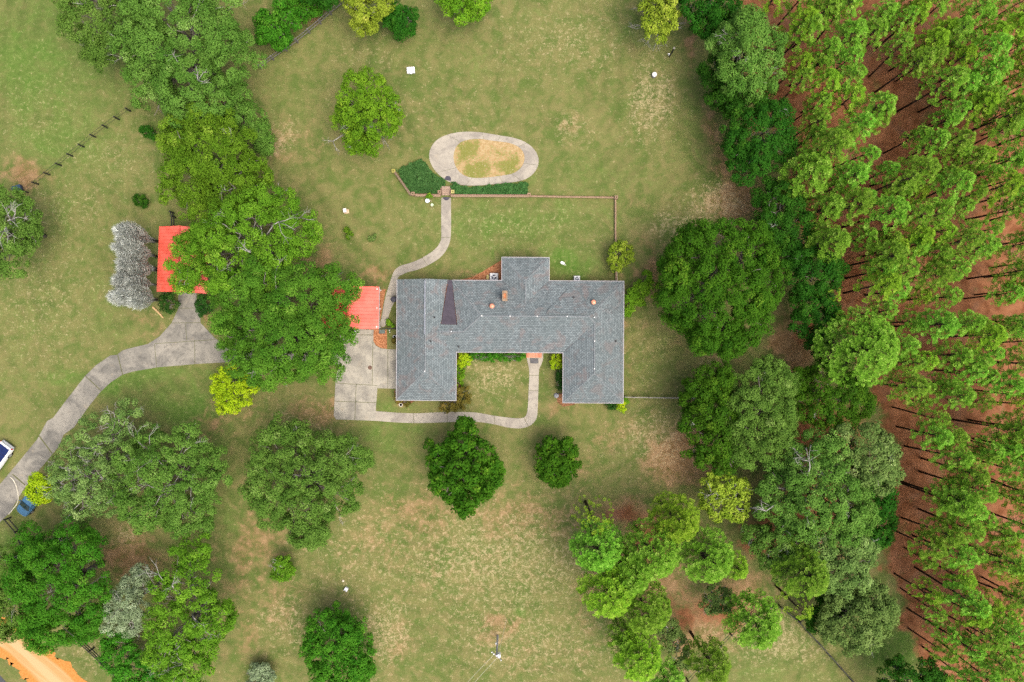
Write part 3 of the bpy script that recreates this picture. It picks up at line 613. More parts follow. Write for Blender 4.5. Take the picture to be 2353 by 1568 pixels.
# ------------------------------------------------------------------ red roofed outbuildings
def red_building(name, label, cat, cx, cy, wd, ln, rz, eave, rise, walls, trim='fascia'):
    """gable roof, ridge along local y; wd across, ln along"""
    p = P(cx, cy, eave); t = thing(name, (p.x, p.y, 0), label, cat, rz=rz)
    a, l = wd / 2, ln / 2; mb = MB()
    mb.add([(-a, -l, eave), (-a, l, eave), (0, l, eave + rise), (0, -l, eave + rise)], [(0, 3, 2, 1)]); mb.add([(a, -l, eave), (a, l, eave), (0, l, eave + rise), (0, -l, eave + rise)], [(0, 1, 2, 3)])
    sl = math.hypot(a, rise); k = int(ln / .42)
    for i in range(k + 1):
        y = -l + .02 + (ln - .04) * i / k
        for s in (-1, 1):
            A = Vector((s * a, y, eave + .002)); B_ = Vector((s * .03, y, eave + rise + .002)); h = Vector((s * rise, 0, a)).normalized() * .045; q = Vector((0, .022, 0))
            mb.add([A - q, A + q, B_ + q, B_ - q, A - q * .6 + h, A + q * .6 + h, B_ + q * .6 + h, B_ - q * .6 + h], [(4, 5, 6, 7), (0, 1, 5, 4), (3, 2, 6, 7), (1, 2, 6, 5), (0, 3, 7, 4)])
    mb.build('roof', M['red'], t, local=True)
    mb = MB(); mb.tube([(0, -l - .02, eave + rise), (0, l + .02, eave + rise)], .12, 6); mb.build('ridge_cap', M['red'], t, local=True)
    for s in (-1, 1): mb = MB(); mb.bar((s * (a + .04), -l, eave - .12), (s * (a + .04), l, eave - .12), .05, .12); mb.build('fascia', M[trim], t, local=True)
    if walls:
        mb = MB(); mb.box((0, 0, 0), (wd - .7, ln - .7, eave + .1))
        for s in (-1, 1): mb.add([(-a + .35, s * (l - .36), eave), (a - .35, s * (l - .36), eave), (0, s * (l - .36), eave + rise - .15)], [(0, 1, 2)])
        mb.build('wall', plain('board_siding', (.40, .30, .22), .8), t, local=True)
        mb = MB(); mb.box((.5, -l + .33, .03), (2.6, .06, 2.2)); mb.build('garage_door', M['white'], t, local=True)
    else:
        for sx in (-1, 1):
            for sy in (-1, 0, 1): mb = MB(); mb.box((sx * (a - .25), sy * (l - .3), 0), (.14, .14, eave + .08)); mb.build('post', M['white'], t, local=True)
        for s in (-1, 1): mb = MB(); mb.bar((s * (a - .25), -l + .1, eave - .2), (s * (a - .25), l - .1, eave - .2), .1, .2); mb.build('beam', M['white'], t, local=True)
    return t
red_building('shed', 'red metal roofed shed beside the bare grey trees, half hidden by the oak', 'shed', 421, 598, 6.1, 8.05, math.radians(-2.2), 2.6, 1.25, True, 'red')
red_building('carport', 'small carport with red metal roof between the big oak and house', 'carport', 803.5, 707.5, 7.2, 5.25, math.radians(-.6), 2.5, 1.0, False)
p = P(803, 707); mb = MB(); mb.box((p.x - .2, p.y, -.05), (6.6, 5.0, .08)); o = mb.build('carport_floor', M['pad'], origin=(p.x, p.y, 0)); tag(o, 'concrete slab floor under the carport', 'pavement', kind='structure')

# ------------------------------------------------------------------ brick garden wall and steps
def bricks_along(mb, pts, wd, h, z=0):
    for a, c in zip(pts[:-1], pts[1:]): mb.bar(P(*a, z), P(*c, z), wd, h)
gw = thing('garden_wall', P(*Z2([(535, 1252)])[0]), 'low brick retaining wall round the ivy bed and back lawn', 'wall')
mb = MB(); bricks_along(mb, Z2([(428, 1100), (532, 1248)]), .26, .5); bricks_along(mb, Z2([(560, 1250), (722, 1252)]), .26, .5); bricks_along(mb, Z2([(786, 1253), (1284, 1255)]), .26, .5); mb.build('wall_body', M['wall_brick'], gw)
mb = MB(); bricks_along(mb, Z2([(1284, 1255), (1560, 1260), (1836, 1264)]), .17, .34); bricks_along(mb, Z2([(1836, 1268), (1836, 1500), (1838, 1640)]), .16, .32); bricks_along(mb, [(1414.8, 588), (1416, 645)], .22, .3); mb.build('wall_body', M['wall_brick'], gw)
mb = MB(); bricks_along(mb, Z2([(562, 1250), (722, 1252)]), .18, .06, .5); bricks_along(mb, Z2([(786, 1253), (1286, 1255)]), .18, .06, .5); bricks_along(mb, Z2([(1290, 1255), (1560, 1260), (1834, 1264)]), .15, .05, .34); bricks_along(mb, Z2([(1836, 1270), (1836, 1500), (1838, 1638)]), .13, .05, .32); bricks_along(mb, [(1414.8, 590), (1416, 644)], .2, .05, .3)
mb.build('coping', M['capstone'], gw)
mb = MB(); bricks_along(mb, Z2([(430, 1103), (530, 1245)]), .18, .05, .5); mb.build('coping', plain('dark_mossy_cap', (.16, .12, .08), .95, var=.5, scale=8), gw)
for x, y, m in ((424, 1098, plain('mossy_brick', (.30, .28, .07), .95)), (548, 1243, M['capstone']), (716, 1233, M['capstone']), (800, 1230, plain('mossy_cap', (.36, .32, .12), .95)), (1284, 1250, M['capstone']), (1838, 1266, M['capstone'])):
    q = P(*Z2([(x, y)])[0]); mb = MB()
    for dx, dy, sx, sy in ((-.15, 0, .12, .42), (.15, 0, .12, .42), (0, -.15, .18, .12), (0, .15, .18, .12)): mb.box((q.x + dx, q.y + dy, 0), (sx, sy, .62))
    mb.box((q.x, q.y, 0), (.175, .175, .42)); mb.build('pier', m, gw)
q = P(*Z2([(756, 1222)])[0]); st = thing('brick_steps', (q.x, q.y, 0), 'short flight of brown brick steps through the ivy bed', 'steps')
tm = plain('tread_brick', (.30, .215, .16), .9, var=.35, scale=7)
for i in range(5):
    mb = MB(); y = q.y - .42 + i * .21; mb.box((q.x, y, 0), (1.05, .20, .10 + .09 * i)); mb.box((q.x, y - .09, .10 + .09 * i), (1.05, .035, .012)); mb.build('step', tm, st)
for s in (-.62, .62): mb = MB(); mb.box((q.x + s, q.y - .1, 0), (.10, .8, .5)); mb.build('side_wall', plain('dark_brown_brick', (.20, .12, .085), .9), st)  # side walls in a darker brown brick than the treads

# ------------------------------------------------------------------ yard objects
def ac_unit(x, y, s, label):
    p = P(x, y, s * .8); t = thing('air_conditioner', (p.x, p.y, 0), label, 'air conditioner', 'air conditioners behind the house')
    a = s / 2; mb = MB(); mb.box((0, 0, .06), (s, s, s * .72)); mb.build('housing', plain('ac_shell', (.58, .60, .61), .5, var=.1), t, local=True)
    mb = MB(); mb.box((0, 0, -.02), (s + .15, s + .15, .08)); mb.build('pad', M['pad'], t, local=True)
    z = .06 + s * .72; mb = MB(); mb.lathe((0, 0, z - .01), [(s * .36, 0), (s * .36, .03), (s * .30, .03), (s * .30, .012)], 24); mb.build('fan_ring', plain('ac_ring', (.30, .33, .38), .5), t, local=True)
    mb = MB(); mb.cyl((0, 0, z + .004), s * .30, .004, 24); mb.build('fan_well', plain('fan_dark', (.015, .02, .05), .5), t, local=True)
    mb = MB(); mb.cyl((0, 0, z + .01), s * .09, .03, 12)
    for k in range(3):
        an = k * 2 * PI / 3 + .5; c_, s_ = math.cos(an), math.sin(an)
        v = [(s * .08, -s * .05), (s * .27, -s * .10), (s * .28, s * .06), (s * .08, s * .05)]
        mb.add([(u * c_ - q * s_, u * s_ + q * c_, z + .014 + (.02 if q > 0 else 0)) for u, q in v], [(0, 1, 2, 3)])
    mb.build('fan', M['grey'], t, local=True)
    return t
ac_unit(1135, 637.0, .98, 'square grey air conditioner beside the rear wing on orange mulch')
ac_unit(1326, 641.0, .72, 'smaller air conditioner at the eave on the green back lawn')
p = P(1121, 638); mb = MB(); mb.box((p.x, p.y, 0), (.28, .55, .30), 0, 0, .9); mb.box((p.x, p.y, .30), (.31, .58, .05)); tag(mb.build('utility_box', plain('yellow_box', (.46, .38, .14), .7), origin=(p.x, p.y, 0)), 'small yellowish box next to the bigger air conditioner', 'box')
# satellite dish
p = P(1292, 608); t = thing('satellite_dish', (p.x, p.y, 0), 'white satellite dish standing on the back lawn', 'satellite dish')
mb = MB(); mb.tube([(0, 0, 0), (0, 0, .75)], .03, 8); mb.build('mast', M['grey'], t, local=True)
mb = MB(); mb.lathe((0, 0, 0), [(.02, 0), (.12, .01), (.22, .045), (.30, .095), (.305, .10), (.30, .085), (.2, .02), (.02, -.02)], 20); o = mb.build('dish', M['white'], t, local=True, smooth=True); o.location = (-.02, .02, .78); o.rotation_euler = (math.radians(-28), math.radians(30), math.radians(35)); o.scale = (.82, 1.05, 1)
mb = MB(); mb.tube([(0, -.1, .74), (.32, -.16, .86)], .022, 6); mb.box((.33, -.16, .83), (.09, .07, .07)); mb.build('arm', M['white'], t, local=True)
# white panel box and white drum on the rear lawn
p = P(945, 164); t = thing('well_box', (p.x, p.y, 0), 'white rectangular box lid low on the rear lawn near the lone tree', 'utility box', rz=math.radians(4))
mb = MB(); mb.box((0, 0, 0), (.92, .72, .34)); mb.build('base', M['grey'], t, local=True)
mb = MB(); mb.box((0, 0, .34), (1.0, .80, .05), 0, 0, .97); mb.build('lid', M['white'], t, local=True); mb = MB(); mb.box((.02, -.45, .30), (.16, .10, .06)); mb.build('handle', M['white'], t, local=True)
p = P(1502, 175); t = thing('white_drum', (p.x, p.y, 0), 'white round topped drum alone on the rear lawn', 'drum')
mb = MB(); mb.lathe((0, 0, 0), [(.27, 0), (.29, .1), (.28, .5)], 20); mb.build('body', plain('drum_grey', (.30, .27, .30), .6), t, local=True)
mb = MB(); mb.lathe((0, 0, .5), [(.30, 0), (.31, .05), (.22, .10), (.03, .12)], 20); mb.build('lid', M['white'], t, local=True, smooth=True)
# birdhouse post
p = P(1538, 131); t = thing('birdhouse_post', (p.x, p.y, 0), 'dark post with a small white box by the rear tree line', 'post')
mb = MB(); mb.box((0, 0, 0), (.13, .13, 2.6), .4); mb.build('post', M['fence'], t, local=True); mb = MB(); mb.box((-.2, .06, .5), (.18, .18, .24), .4); mb.build('box', M['white'], t, local=True); mb = MB(); mb.box((0, 0, 2.6), (.24, .24, .05), .4, 0, .5); mb.build('cap', M['wood_grey'], t, local=True)
# white box near lawn, tubs
p = P(795, 486); t = thing('feeder_box', (p.x, p.y, 0), 'small white topped box with tan base on the lawn right of the oaks', 'box', rz=.15)
mb = MB(); mb.box((.1, -.05, 0), (.58, .5, .14)); mb.build('base', plain('tan_block', (.46, .34, .22), .9), t, local=True); mb = MB(); mb.box((-.03, .02, .14), (.34, .46, .42)); mb.build('body', M['grey'], t, local=True); mb = MB(); mb.box((-.03, .02, .56), (.40, .54, .05), 0, 0, .9); mb.build('lid', plain('pinkish_white', (.78, .70, .66), .6), t, local=True)
p = P(983, 463); t = thing('plastic_tub', (p.x, p.y, 0), 'pale blue white plastic tub beside the garden wall', 'tub')
mb = MB(); mb.lathe((0, 0, 0), [(.19, 0), (.25, .34), (.28, .35), (.28, .38), (.23, .38), (.21, .30), (.02, .29)], 18); mb.build('tub', plain('tub_plastic', (.62, .70, .74), .4, var=.1), t, local=True); mb = MB(); mb.tube([(.27, 0, .36), (.42, .05, .30), (.44, -.1, .05)], .03, 6); mb.build('spout', plain('tan_plastic', (.52, .44, .33), .6), t, local=True)
p = P(993.5, 472); t = thing('plant_pot', (p.x, p.y, 0), 'small pale green pot right of the plastic tub', 'plant pot', 'plant pots around the yard')
mb = MB(); mb.lathe((0, 0, 0), [(.11, 0), (.17, .26), (.19, .26), (.19, .30), (.15, .30), (.14, .22), (.01, .21)], 16); mb.build('pot', plain('green_glaze', (.44, .56, .38), .5), t, local=True); mb = MB(); mb.lathe((-.06, -.20, 0), [(.07, 0), (.09, .1), (.02, .14)], 10); mb.build('finial', M['capstone'], t, local=True)
def ring_pot(x, y, r, label, rim, core=None):
    p = P(x, y); t = thing('plant_pot', (p.x, p.y, 0), label, 'plant pot', 'plant pots around the yard')
    mb = MB(); mb.lathe((0, 0, 0), [(r * .7, 0), (r, .3), (r * 1.1, .32), (r * 1.08, .35), (r * .8, .35), (r * .75, .28)], 18); mb.build('pot', rim, t, local=True)
    mb = MB(); mb.cyl((0, 0, .26), r * .77, .02, 16); mb.build('soil', core or M['black'], t, local=True)
ring_pot(907.5, 774, .19, 'pale rimmed pot by the left wing beside the mulch bed', M['grey'])
ring_pot(922, 930, .21, 'white rimmed pot in front of the left wing corner', plain('cream_rim', (.62, .60, .52), .6), plain('potting_soil', (.05, .07, .035), .9))
p = P(813.3, 764.8); t = thing('square_planter', (p.x, p.y, 0), 'square white edged planter with dark centre by the carport', 'planter')
mb = MB()
for dx, dy, sx, sy in ((-.22, 0, .08, .52), (.22, 0, .08, .52), (0, -.22, .36, .08), (0, .22, .36, .08)): mb.box((dx, dy, .03), (sx, sy, .42))
mb.build('box', plain('lilac_white', (.55, .53, .60), .6), t, local=True); mb = MB(); mb.cyl((0, 0, .05), .17, .36, 14); mb.build('soil', M['black'], t, local=True)
p = P(907.2, 689.3); t = thing('rubbish_bin', (p.x, p.y, 0), 'round black bin tucked under the left wing eave', 'bin')
mb = MB(); mb.lathe((0, 0, 0), [(.27, .03), (.34, .85)], 20); mb.build('body', M['black'], t, local=True); mb = MB(); mb.lathe((0, 0, .85), [(.37, 0), (.37, .05), (.30, .10), (.04, .12)], 20); mb.build('lid', plain('bin_lid', (.03, .03, .045), .5), t, local=True)
A, B_ = P(870, 755.4), P(911, 755.8); t = thing('gate', A, 'thin dark gate bar between carport and left wing', 'gate'); L = (B_ - A).length
mb = MB(); mb.bar((0, 0, .9), (L, B_.y - A.y, .9), .09, .10); mb.bar((0, 0, .3), (L, B_.y - A.y, .3), .05, .08); mb.build('rail', M['fence'], t, local=True)
for k in (0, .5, 1): mb = MB(); mb.box((L * k, (B_.y - A.y) * k, 0), (.12, .12, 1.05)); mb.build('post', M['fence'], t, local=True)
p = P(897.5, 761.5); t = thing('garden_tap', (p.x, p.y, 0), 'small pale tap post on the grass by the mulch bed', 'tap')
mb = MB(); mb.tube([(0, 0, 0), (0, 0, .7)], .035, 8); mb.build('stand', M['grey'], t, local=True); mb = MB(); mb.tube([(0, 0, .68), (-.06, .14, .70), (-.08, .17, .60)], .035, 8); mb.tube([(-.02, -.1, .7), (.06, -.2, .7)], .03, 6); mb.build('spout', M['white'], t, local=True)
p = P(1278.5, 909); mb = MB(); mb.lathe((p.x, p.y, -.05), [(.30, 0), (.34, .12), (.24, .26), (.06, .33)], 9); tag(mb.build('boulder', plain('grey_stone', (.27, .28, .30), .9, var=.4), origin=(p.x, p.y, 0)), 'grey boulder on the mulch at the right wing corner', 'boulder')
A = P(1280, 904); mb = MB(); mb.bar(A + Vector((0, 0, .45)), P(1294, 903.5, 0) + Vector((0, 0, .45)), .08, .1)
for q in (A, P(1287, 903.7)): mb.box((q.x, q.y, 0), (.08, .08, .46))
tag(mb.build('railing', M['fence'], origin=A), 'short black rail beside the grey boulder', 'railing')
p = P(796.6, 1353); t = thing('white_crate', (p.x, p.y, 0), 'white open sided crate on the front lawn', 'crate', rz=math.radians(-32))
mb = MB(); mb.box((0, .05, 0), (.42, .34, .36)); mb.box((-.16, -.19, 0), (.10, .14, .36)); mb.box((.16, -.19, 0), (.10, .14, .36)); mb.build('body', plain('cool_white', (.76, .77, .82), .5, var=.08), t, local=True); mb = MB(); mb.box((0, -.16, 0), (.21, .08, .30)); mb.build('opening', M['black'], t, local=True)
p = P(788.8, 1335); mb = MB(); mb.lathe((p.x, p.y, -.02), [(.13, 0), (.16, .08), (.11, .17), (.03, .20)], 9); o = mb.build('pale_stone', plain('cream_stone', (.66, .58, .44), .9), origin=(p.x, p.y, 0)); tag(o, 'small cream stone above the white crate on the front lawn', 'stone')
p = P(47.5, 436); t = thing('wheeled_cart', (p.x, p.y, 0), 'dark blue wheeled cart at the end of the left fence', 'cart', rz=math.radians(18))
mb = MB(); mb.box((0, 0, .28), (1.05, .66, .50), 0, 0, 1.08); mb.build('tub', plain('navy_plastic', (.020, .045, .085), .45), t, local=True); mb = MB(); mb.box((0, 0, .80), (1.16, .72, .05), 0, 0, .92); mb.build('lid', plain('navy_lid', (.03, .065, .115), .4), t, local=True)
for s in (-1, 1):
    mb = MB(); mb.lathe((0, 0, 0), [(.18, -.04), (.18, .04)], 14); o = mb.build('wheel', M['black'], t, local=True); o.location = (.25, s * .36, .18); o.rotation_euler = (PI / 2, 0, 0)
mb = MB(); mb.tube([(-.5, -.2, .7), (-.85, -.2, .75), (-.85, .2, .75), (-.5, .2, .7)], .025, 6); mb.build('handle', M['black'], t, local=True)
p = P(364, 719); mb = MB(); a = P(352, 706, 0); c = P(376, 731, 0); mb.tube([a + Vector((0, 0, .1)), (a + c) / 2 + Vector((.06, 0, .13)), c + Vector((0, 0, .09))], [.13, .12, .08], 8); tag(mb.build('log', plain('cut_wood', (.46, .31, .15), .9), origin=(p.x, p.y, 0)), 'tan cut log on the lawn below the bare grey trees', 'log')
A = [(23, 1096), (31, 1104), (37, 1117), (41, 1134), (42, 1148), (38, 1160), (30, 1170), (20, 1182)]
mb = MB(); mb.tube([P(x, y, .06) for x, y in smooth(A, 4, False)], .055, 6); tag(mb.build('garden_hose', plain('cream_hose', (.58, .55, .44), .6), origin=P(35, 1135)), 'pale hose curving over the driveway near the cars', 'hose')

# ------------------------------------------------------------------ utility pole and power line
p = P(1143.5, 1461); PH = 5.6; t = thing('utility_pole', (p.x, p.y, 0), 'grey utility pole with cross arm and transformer on the front lawn', 'utility pole')
mb = MB(); mb.tube([(0, 0, -.1), (0, 0, PH)], [.14, .10], 10); mb.build('pole', plain('pole_grey', (.44, .44, .49), .8), t, local=True)
mb = MB(); a1, a2 = Vector((-.60, .44, PH - .25)), Vector((.55, -.56, PH - .25)); mb.bar(a1, a2, .10, .12); mb.build('cross_arm', M['wood_grey'], t, local=True)
for k in (0.02, .22, .98): q = a1.lerp(a2, k); mb = MB(); mb.lathe((q.x, q.y, PH - .13), [(.04, 0), (.07, .05), (.05, .1), (.07, .14), (.03, .2)], 10); mb.build('insulator', M['white'], t, local=True)
mb = MB(); mb.lathe((.25, -.12, PH - 1.0), [(.20, 0), (.22, .05), (.22, .75), (.24, .78), (.18, .84), (.04, .88)], 16); tr = mb.build('transformer', plain('transformer_grey', (.72, .74, .75), .4, var=.1), t, local=True)
for k in (-.08, .08): mb = MB(); mb.lathe((.25 + k, -.12 + k, PH - .14), [(.035, 0), (.05, .06), (.02, .2)], 8); mb.build('bushing', M['white'], tr, local=True)
mb = MB(); mb.box((-.14, .9 - .75, 2.3), (.16, .16, .36)); mb.build('meter_box', M['white'], t, local=True)
def wire(label, A, B_, sag, r=.014):
    A, B_ = Vector(A), Vector(B_); pts = [A.lerp(B_, i / 14) - Vector((0, 0, sag * 4 * (i / 14) * (1 - i / 14))) for i in range(15)]
    mb = MB(); mb.tube([q for q in pts], r, 5); tag(mb.build('power_line', plain('wire_grey', (.50, .50, .40), .6), origin=A), label, 'power line', 'power lines at the pole')
tp = Vector((p.x, p.y, 0))
wire('upper left power line running from the pole to the bottom edge', tp + Vector((-.25, .1, PH - .3)), tp + Vector((-9.5, -10.5, PH - 1.2)), .5)
wire('lower right power line running from the pole to the bottom edge', tp + Vector((.1, -.3, PH - .3)), tp + Vector((-8.8, -10.9, PH - 1.0)), .5)
wire('thin short wire from the pole up towards the lawn', tp + Vector((.2, .1, PH - .4)), tp + Vector((1.15, 2.1, .05)), .1, .016)

# ------------------------------------------------------------------ fences
def fence(label, posts, h, rails, mat, name='fence', pw=.13, rw=.05, rh=.10, z2=None):
    """posts: base points in plan units"""
    o0 = P(*posts[0]); t = thing(name, o0, label, 'fence')
    for q in posts:
        v = P(*q) - o0; mb = MB(); mb.box((v.x, v.y, 0), (pw, pw, h)); mb.build('post', mat, t, local=True)
    for z in rails:
        mb = MB()
        for a, c in zip(posts[:-1], posts[1:]):
            A, B_ = P(*a) - o0, P(*c) - o0; mb.bar(A + Vector((0, 0, z)), B_ + Vector((0, 0, z)), rw, rh)
        mb.build('rail', mat, t, local=True)
    return t
q = [(878, 751), (800, 807), (722, 863), (642, 926), (564, 992), (488, 1055), (411, 1118), (332, 1180), (256, 1244), (186, 1300)]
fence('black post fence crossing the left lawn to the dark cart', [(x * .34 + 2, y * .34 + 1) for x, y in q], 1.25, (.6, 1.15), M['fence'], pw=.15, rw=.025, rh=.03)
q = [(2390, -30), (2320, 30), (2240, 95), (2170, 158), (2095, 220), (2015, 285), (1940, 340), (1850, 400), (1770, 460)]
fence('weathered grey rail fence below the bright green bushes', [(x * .34, y * .34 + 2) for x, y in q], 1.25, (.5, 1.08), plain('dark_weathered_wood', (.15, .145, .135), .9, var=.35, scale=7), pw=.16, rw=.06)
fence('black post fence beside the orange dirt road', [(190, 1464), (217, 1488), (244, 1514), (270.6, 1538.5), (298, 1563), (325, 1588)], 1.3, (.5, .85, 1.15), M['fence'], pw=.16, rw=.08)
fence('short black fence curving away from the driveway by the blue car', [(26, 1189), (50, 1217), (63, 1246), (70, 1262)], 1.3, (.5, 1.15), M['fence'], pw=.15, rw=.09)
fence('short dark fence running north from the shed roof', [(400, 490), (404, 500), (404, 540)], 1.2, (.5, 1.05), M['fence'], pw=.15, rw=.10)
fence('grey wire fence from the right wing to the trees', [(1434, 911.5), (1455, 912.5), (1490, 913), (1525, 913.5), (1560, 914), (1590, 914.5)], 1.1, (.35, .7, 1.0), M['wood_grey'], pw=.12, rw=.06, rh=.05)
fence('black fence enclosing the bottom right paddock on its right side', [(1752, 1389), (1789, 1390), (1829, 1422.5), (1852, 1448), (1876, 1473), (1900, 1500), (1925, 1528), (1950, 1556), (1975, 1584)], 1.2, (.4, .75, 1.08), M['fence'], pw=.15, rw=.10)
fence('brown black fence on the left side of the bottom right paddock', [(1712, 1420), (1675, 1452), (1651, 1477), (1625, 1506), (1600, 1533), (1577, 1558), (1550, 1590)], 1.2, (.5, 1.08), M['fence'], pw=.16, rw=.045, rh=.05)
fence('short black side fence leading into the grey green round tree', [(1831, 1422), (1844, 1412), (1858, 1401)], 1.2, (.4, 1.08), M['fence'], pw=.14, rw=.07)

# ------------------------------------------------------------------ vehicles (front towards local +x)
def section(x, w, zb, zm, zt, k=.93):
    h = [(w * .88, zb), (w, zb + .12), (w, zm), (w * k, zt - .03), (w * k * .86, zt), (0, zt + .02)]
    return [(x, y, z) for y, z in h] + [(x, -y, z) for y, z in h[-2::-1]]
def loft(mb, secs, mi=0):
    n = len(secs[0]); vs = [p for s in secs for p in s]; fs = []
    for i in range(len(secs) - 1): fs += [(i * n + j, i * n + j + 1, (i + 1) * n + j + 1, (i + 1) * n + j) for j in range(n - 1)]
    fs += [tuple(range(n)), tuple(range((len(secs) - 1) * n, len(secs) * n))[::-1]]
    fs += [tuple([i * n for i in range(len(secs))] + [(i + 1) * n - 1 for i in range(len(secs) - 1, -1, -1)])]
    mb.add(vs, fs, mi)
def wheels(t, xs, y, r):
    for x in xs:
        for s in (-1, 1):
            mb = MB(); mb.lathe((0, 0, 0), [(r * .6, -.10), (r * .94, -.11), (r, -.07), (r, .07), (r * .94, .11), (r * .6, .10)], 20); o = mb.build('wheel', M['black'], t, local=True); o.location = (x, s * y, r); o.rotation_euler = (PI / 2, 0, 0)
            mb = MB(); mb.lathe((0, 0, 0), [(r * .58, -.105), (r * .58, .105)], 16); m2 = mb.build('rim', M['grey'], o, local=True)
def quadp(mb, pts): mb.add(pts, [tuple(range(len(pts)))])
def pickup(x, y, rz, label):
    p = P(x, y); t = thing('pickup_truck', (p.x, p.y, 0), label, 'pickup truck', 'vehicles by the driveway', rz)
    paint = plain('white_car_paint', (.80, .82, .85), .25, var=.04, spec=.6)
    mb = MB(); loft(mb, [section(-2.85, .80, .45, .9, 1.02), section(-2.72, .95, .38, .95, 1.05), section(-.55, .98, .32, .98, 1.06), section(1.2, .98, .32, .98, 1.06), section(1.5, .97, .32, .98, 1.10), section(2.45, .93, .34, .88, 1.02), section(2.78, .80, .40, .72, .88)]); mb.build('body', paint, t, local=True, smooth=False)
    mb = MB(); loft(mb, [section(-.62, .86, 1.0, 1.1, 1.16, .97), section(-.45, .88, 1.0, 1.6, 1.82, .84), section(.55, .88, 1.0, 1.6, 1.84, .84), section(1.45, .88, 1.0, 1.06, 1.12, .97)]); mb.build('cab', paint, t, local=True)
    navy = plain('dark_navy_glass', (.008, .014, .10), .25, var=.1, spec=.7)
    mb = MB(); quadp(mb, [(.62, -.68, 1.865), (1.46, -.80, 1.18), (1.46, .80, 1.18), (.62, .68, 1.865)]); mb.build('windscreen', navy, t, local=True)
    mb = MB(); quadp(mb, [(-.62, -.74, 1.24), (-.49, -.68, 1.76), (-.49, .68, 1.76), (-.62, .74, 1.24)]); mb.build('rear_window', navy, t, local=True)
    for s in (-1, 1):
        mb = MB(); quadp(mb, [(-.35, s * .885, 1.15), (1.15, s * .885, 1.15), (.55, s * .80, 1.70), (-.30, s * .80, 1.70)]); mb.build('side_window', navy, t, local=True)
    mb = MB(); mb.box((-1.68, 0, 1.05), (1.95, 1.58, .06)); mb.build('bed_cover', plain('dark_bed_cover', (.008, .018, .085), .75, spec=.2), t, local=True)
    mb = MB(); mb.box((-1.68, 0, 1.112), (.015, 1.5, .008)); mb.box((-1.1, 0, 1.112), (.015, 1.5, .008)); mb.build('cover_seam', M['black'], t, local=True)
    for s in (-1, 1):
        mb = MB(); mb.box((-2.78, s * .86, .68), (.12, .14, .34)); mb.build('tail_light', plain('red_lens', (.55, .02, .03), .3), t, local=True)
        mb = MB(); mb.box((2.66, s * .68, .66), (.14, .26, .16)); mb.build('headlight', plain('clear_lens', (.7, .72, .75), .15), t, local=True)
        mb = MB(); mb.box((1.05, s * 1.06, 1.08), (.12, .2, .16)); mb.build('mirror', M['black'], t, local=True)
    for bx_, bw in ((-2.9, 1.7), (2.8, 1.6)): mb = MB(); mb.box((bx_, 0, .41), (.14, bw, .17)); mb.build('bumper', M['grey'], t, local=True)
    wheels(t, (-1.75, 1.75), .88, .38); return t
def sedan(x, y, rz, label):
    p = P(x, y); t = thing('car', (p.x, p.y, 0), label, 'car', 'vehicles by the driveway', rz)
    paint = plain('blue_car_paint', (.045, .125, .215), .22, var=.06, spec=.6)
    mb = MB(); loft(mb, [section(-2.2, .66, .42, .78, .90), section(-2.08, .82, .30, .84, .96), section(-1.3, .88, .24, .86, 1.0), section(.9, .88, .24, .86, .98), section(1.5, .86, .24, .80, .94), section(2.0, .78, .28, .68, .82), section(2.22, .52, .36, .56, .66)]); mb.build('body', paint, t, local=True, smooth=True)
    mb = MB(); loft(mb, [section(-1.72, .74, .85, .93, .99, .97), section(-1.0, .78, .85, 1.16, 1.36, .84), section(-.1, .78, .85, 1.2, 1.42, .84), section(.3, .78, .85, 1.16, 1.38, .84), section(1.1, .76, .85, .93, .97, .97)]); mb.build('cabin', paint, t, local=True)
    gl = plain('dark_teal_glass', (.012, .030, .032), .08, var=.1, spec=.8)
    mb = MB(); quadp(mb, [(.36, -.62, 1.42), (1.14, -.72, 1.035), (1.22, 0, 1.05), (1.14, .72, 1.035), (.36, .62, 1.42), (.40, 0, 1.445)]); mb.build('windscreen', gl, t, local=True)
    mb = MB(); quadp(mb, [(-1.06, -.58, 1.41), (-1.72, -.66, 1.05), (-1.72, .66, 1.05), (-1.06, .58, 1.41)]); mb.build('rear_window', gl, t, local=True)
    for s in (-1, 1):
        mb = MB(); quadp(mb, [(-1.3, s * .78, .99), (.85, s * .78, .98), (.25, s * .72, 1.30), (-.9, s * .72, 1.28)]); mb.build('side_window', gl, t, local=True)
        mb = MB(); mb.box((.72, s * .95, .93), (.11, .18, .12)); mb.build('mirror', paint, t, local=True)
        mb = MB(); mb.box((2.0, s * .56, .60), (.2, .26, .12)); mb.build('headlight', plain('clear_lens', (.7, .72, .75), .15), t, local=True)
        mb = MB(); mb.box((-2.12, s * .6, .70), (.14, .24, .12)); mb.build('tail_light', plain('red_lens', (.55, .02, .03), .3), t, local=True)
    wheels(t, (-1.35, 1.35), .80, .31); return t
pickup(-4, 1062, math.atan2(-.81, -.59), 'white pickup with dark bed cover cut off by the left edge')
sedan(81, 1147, math.atan2(-.77, -.63), 'blue car with its rear under the yellow tree')
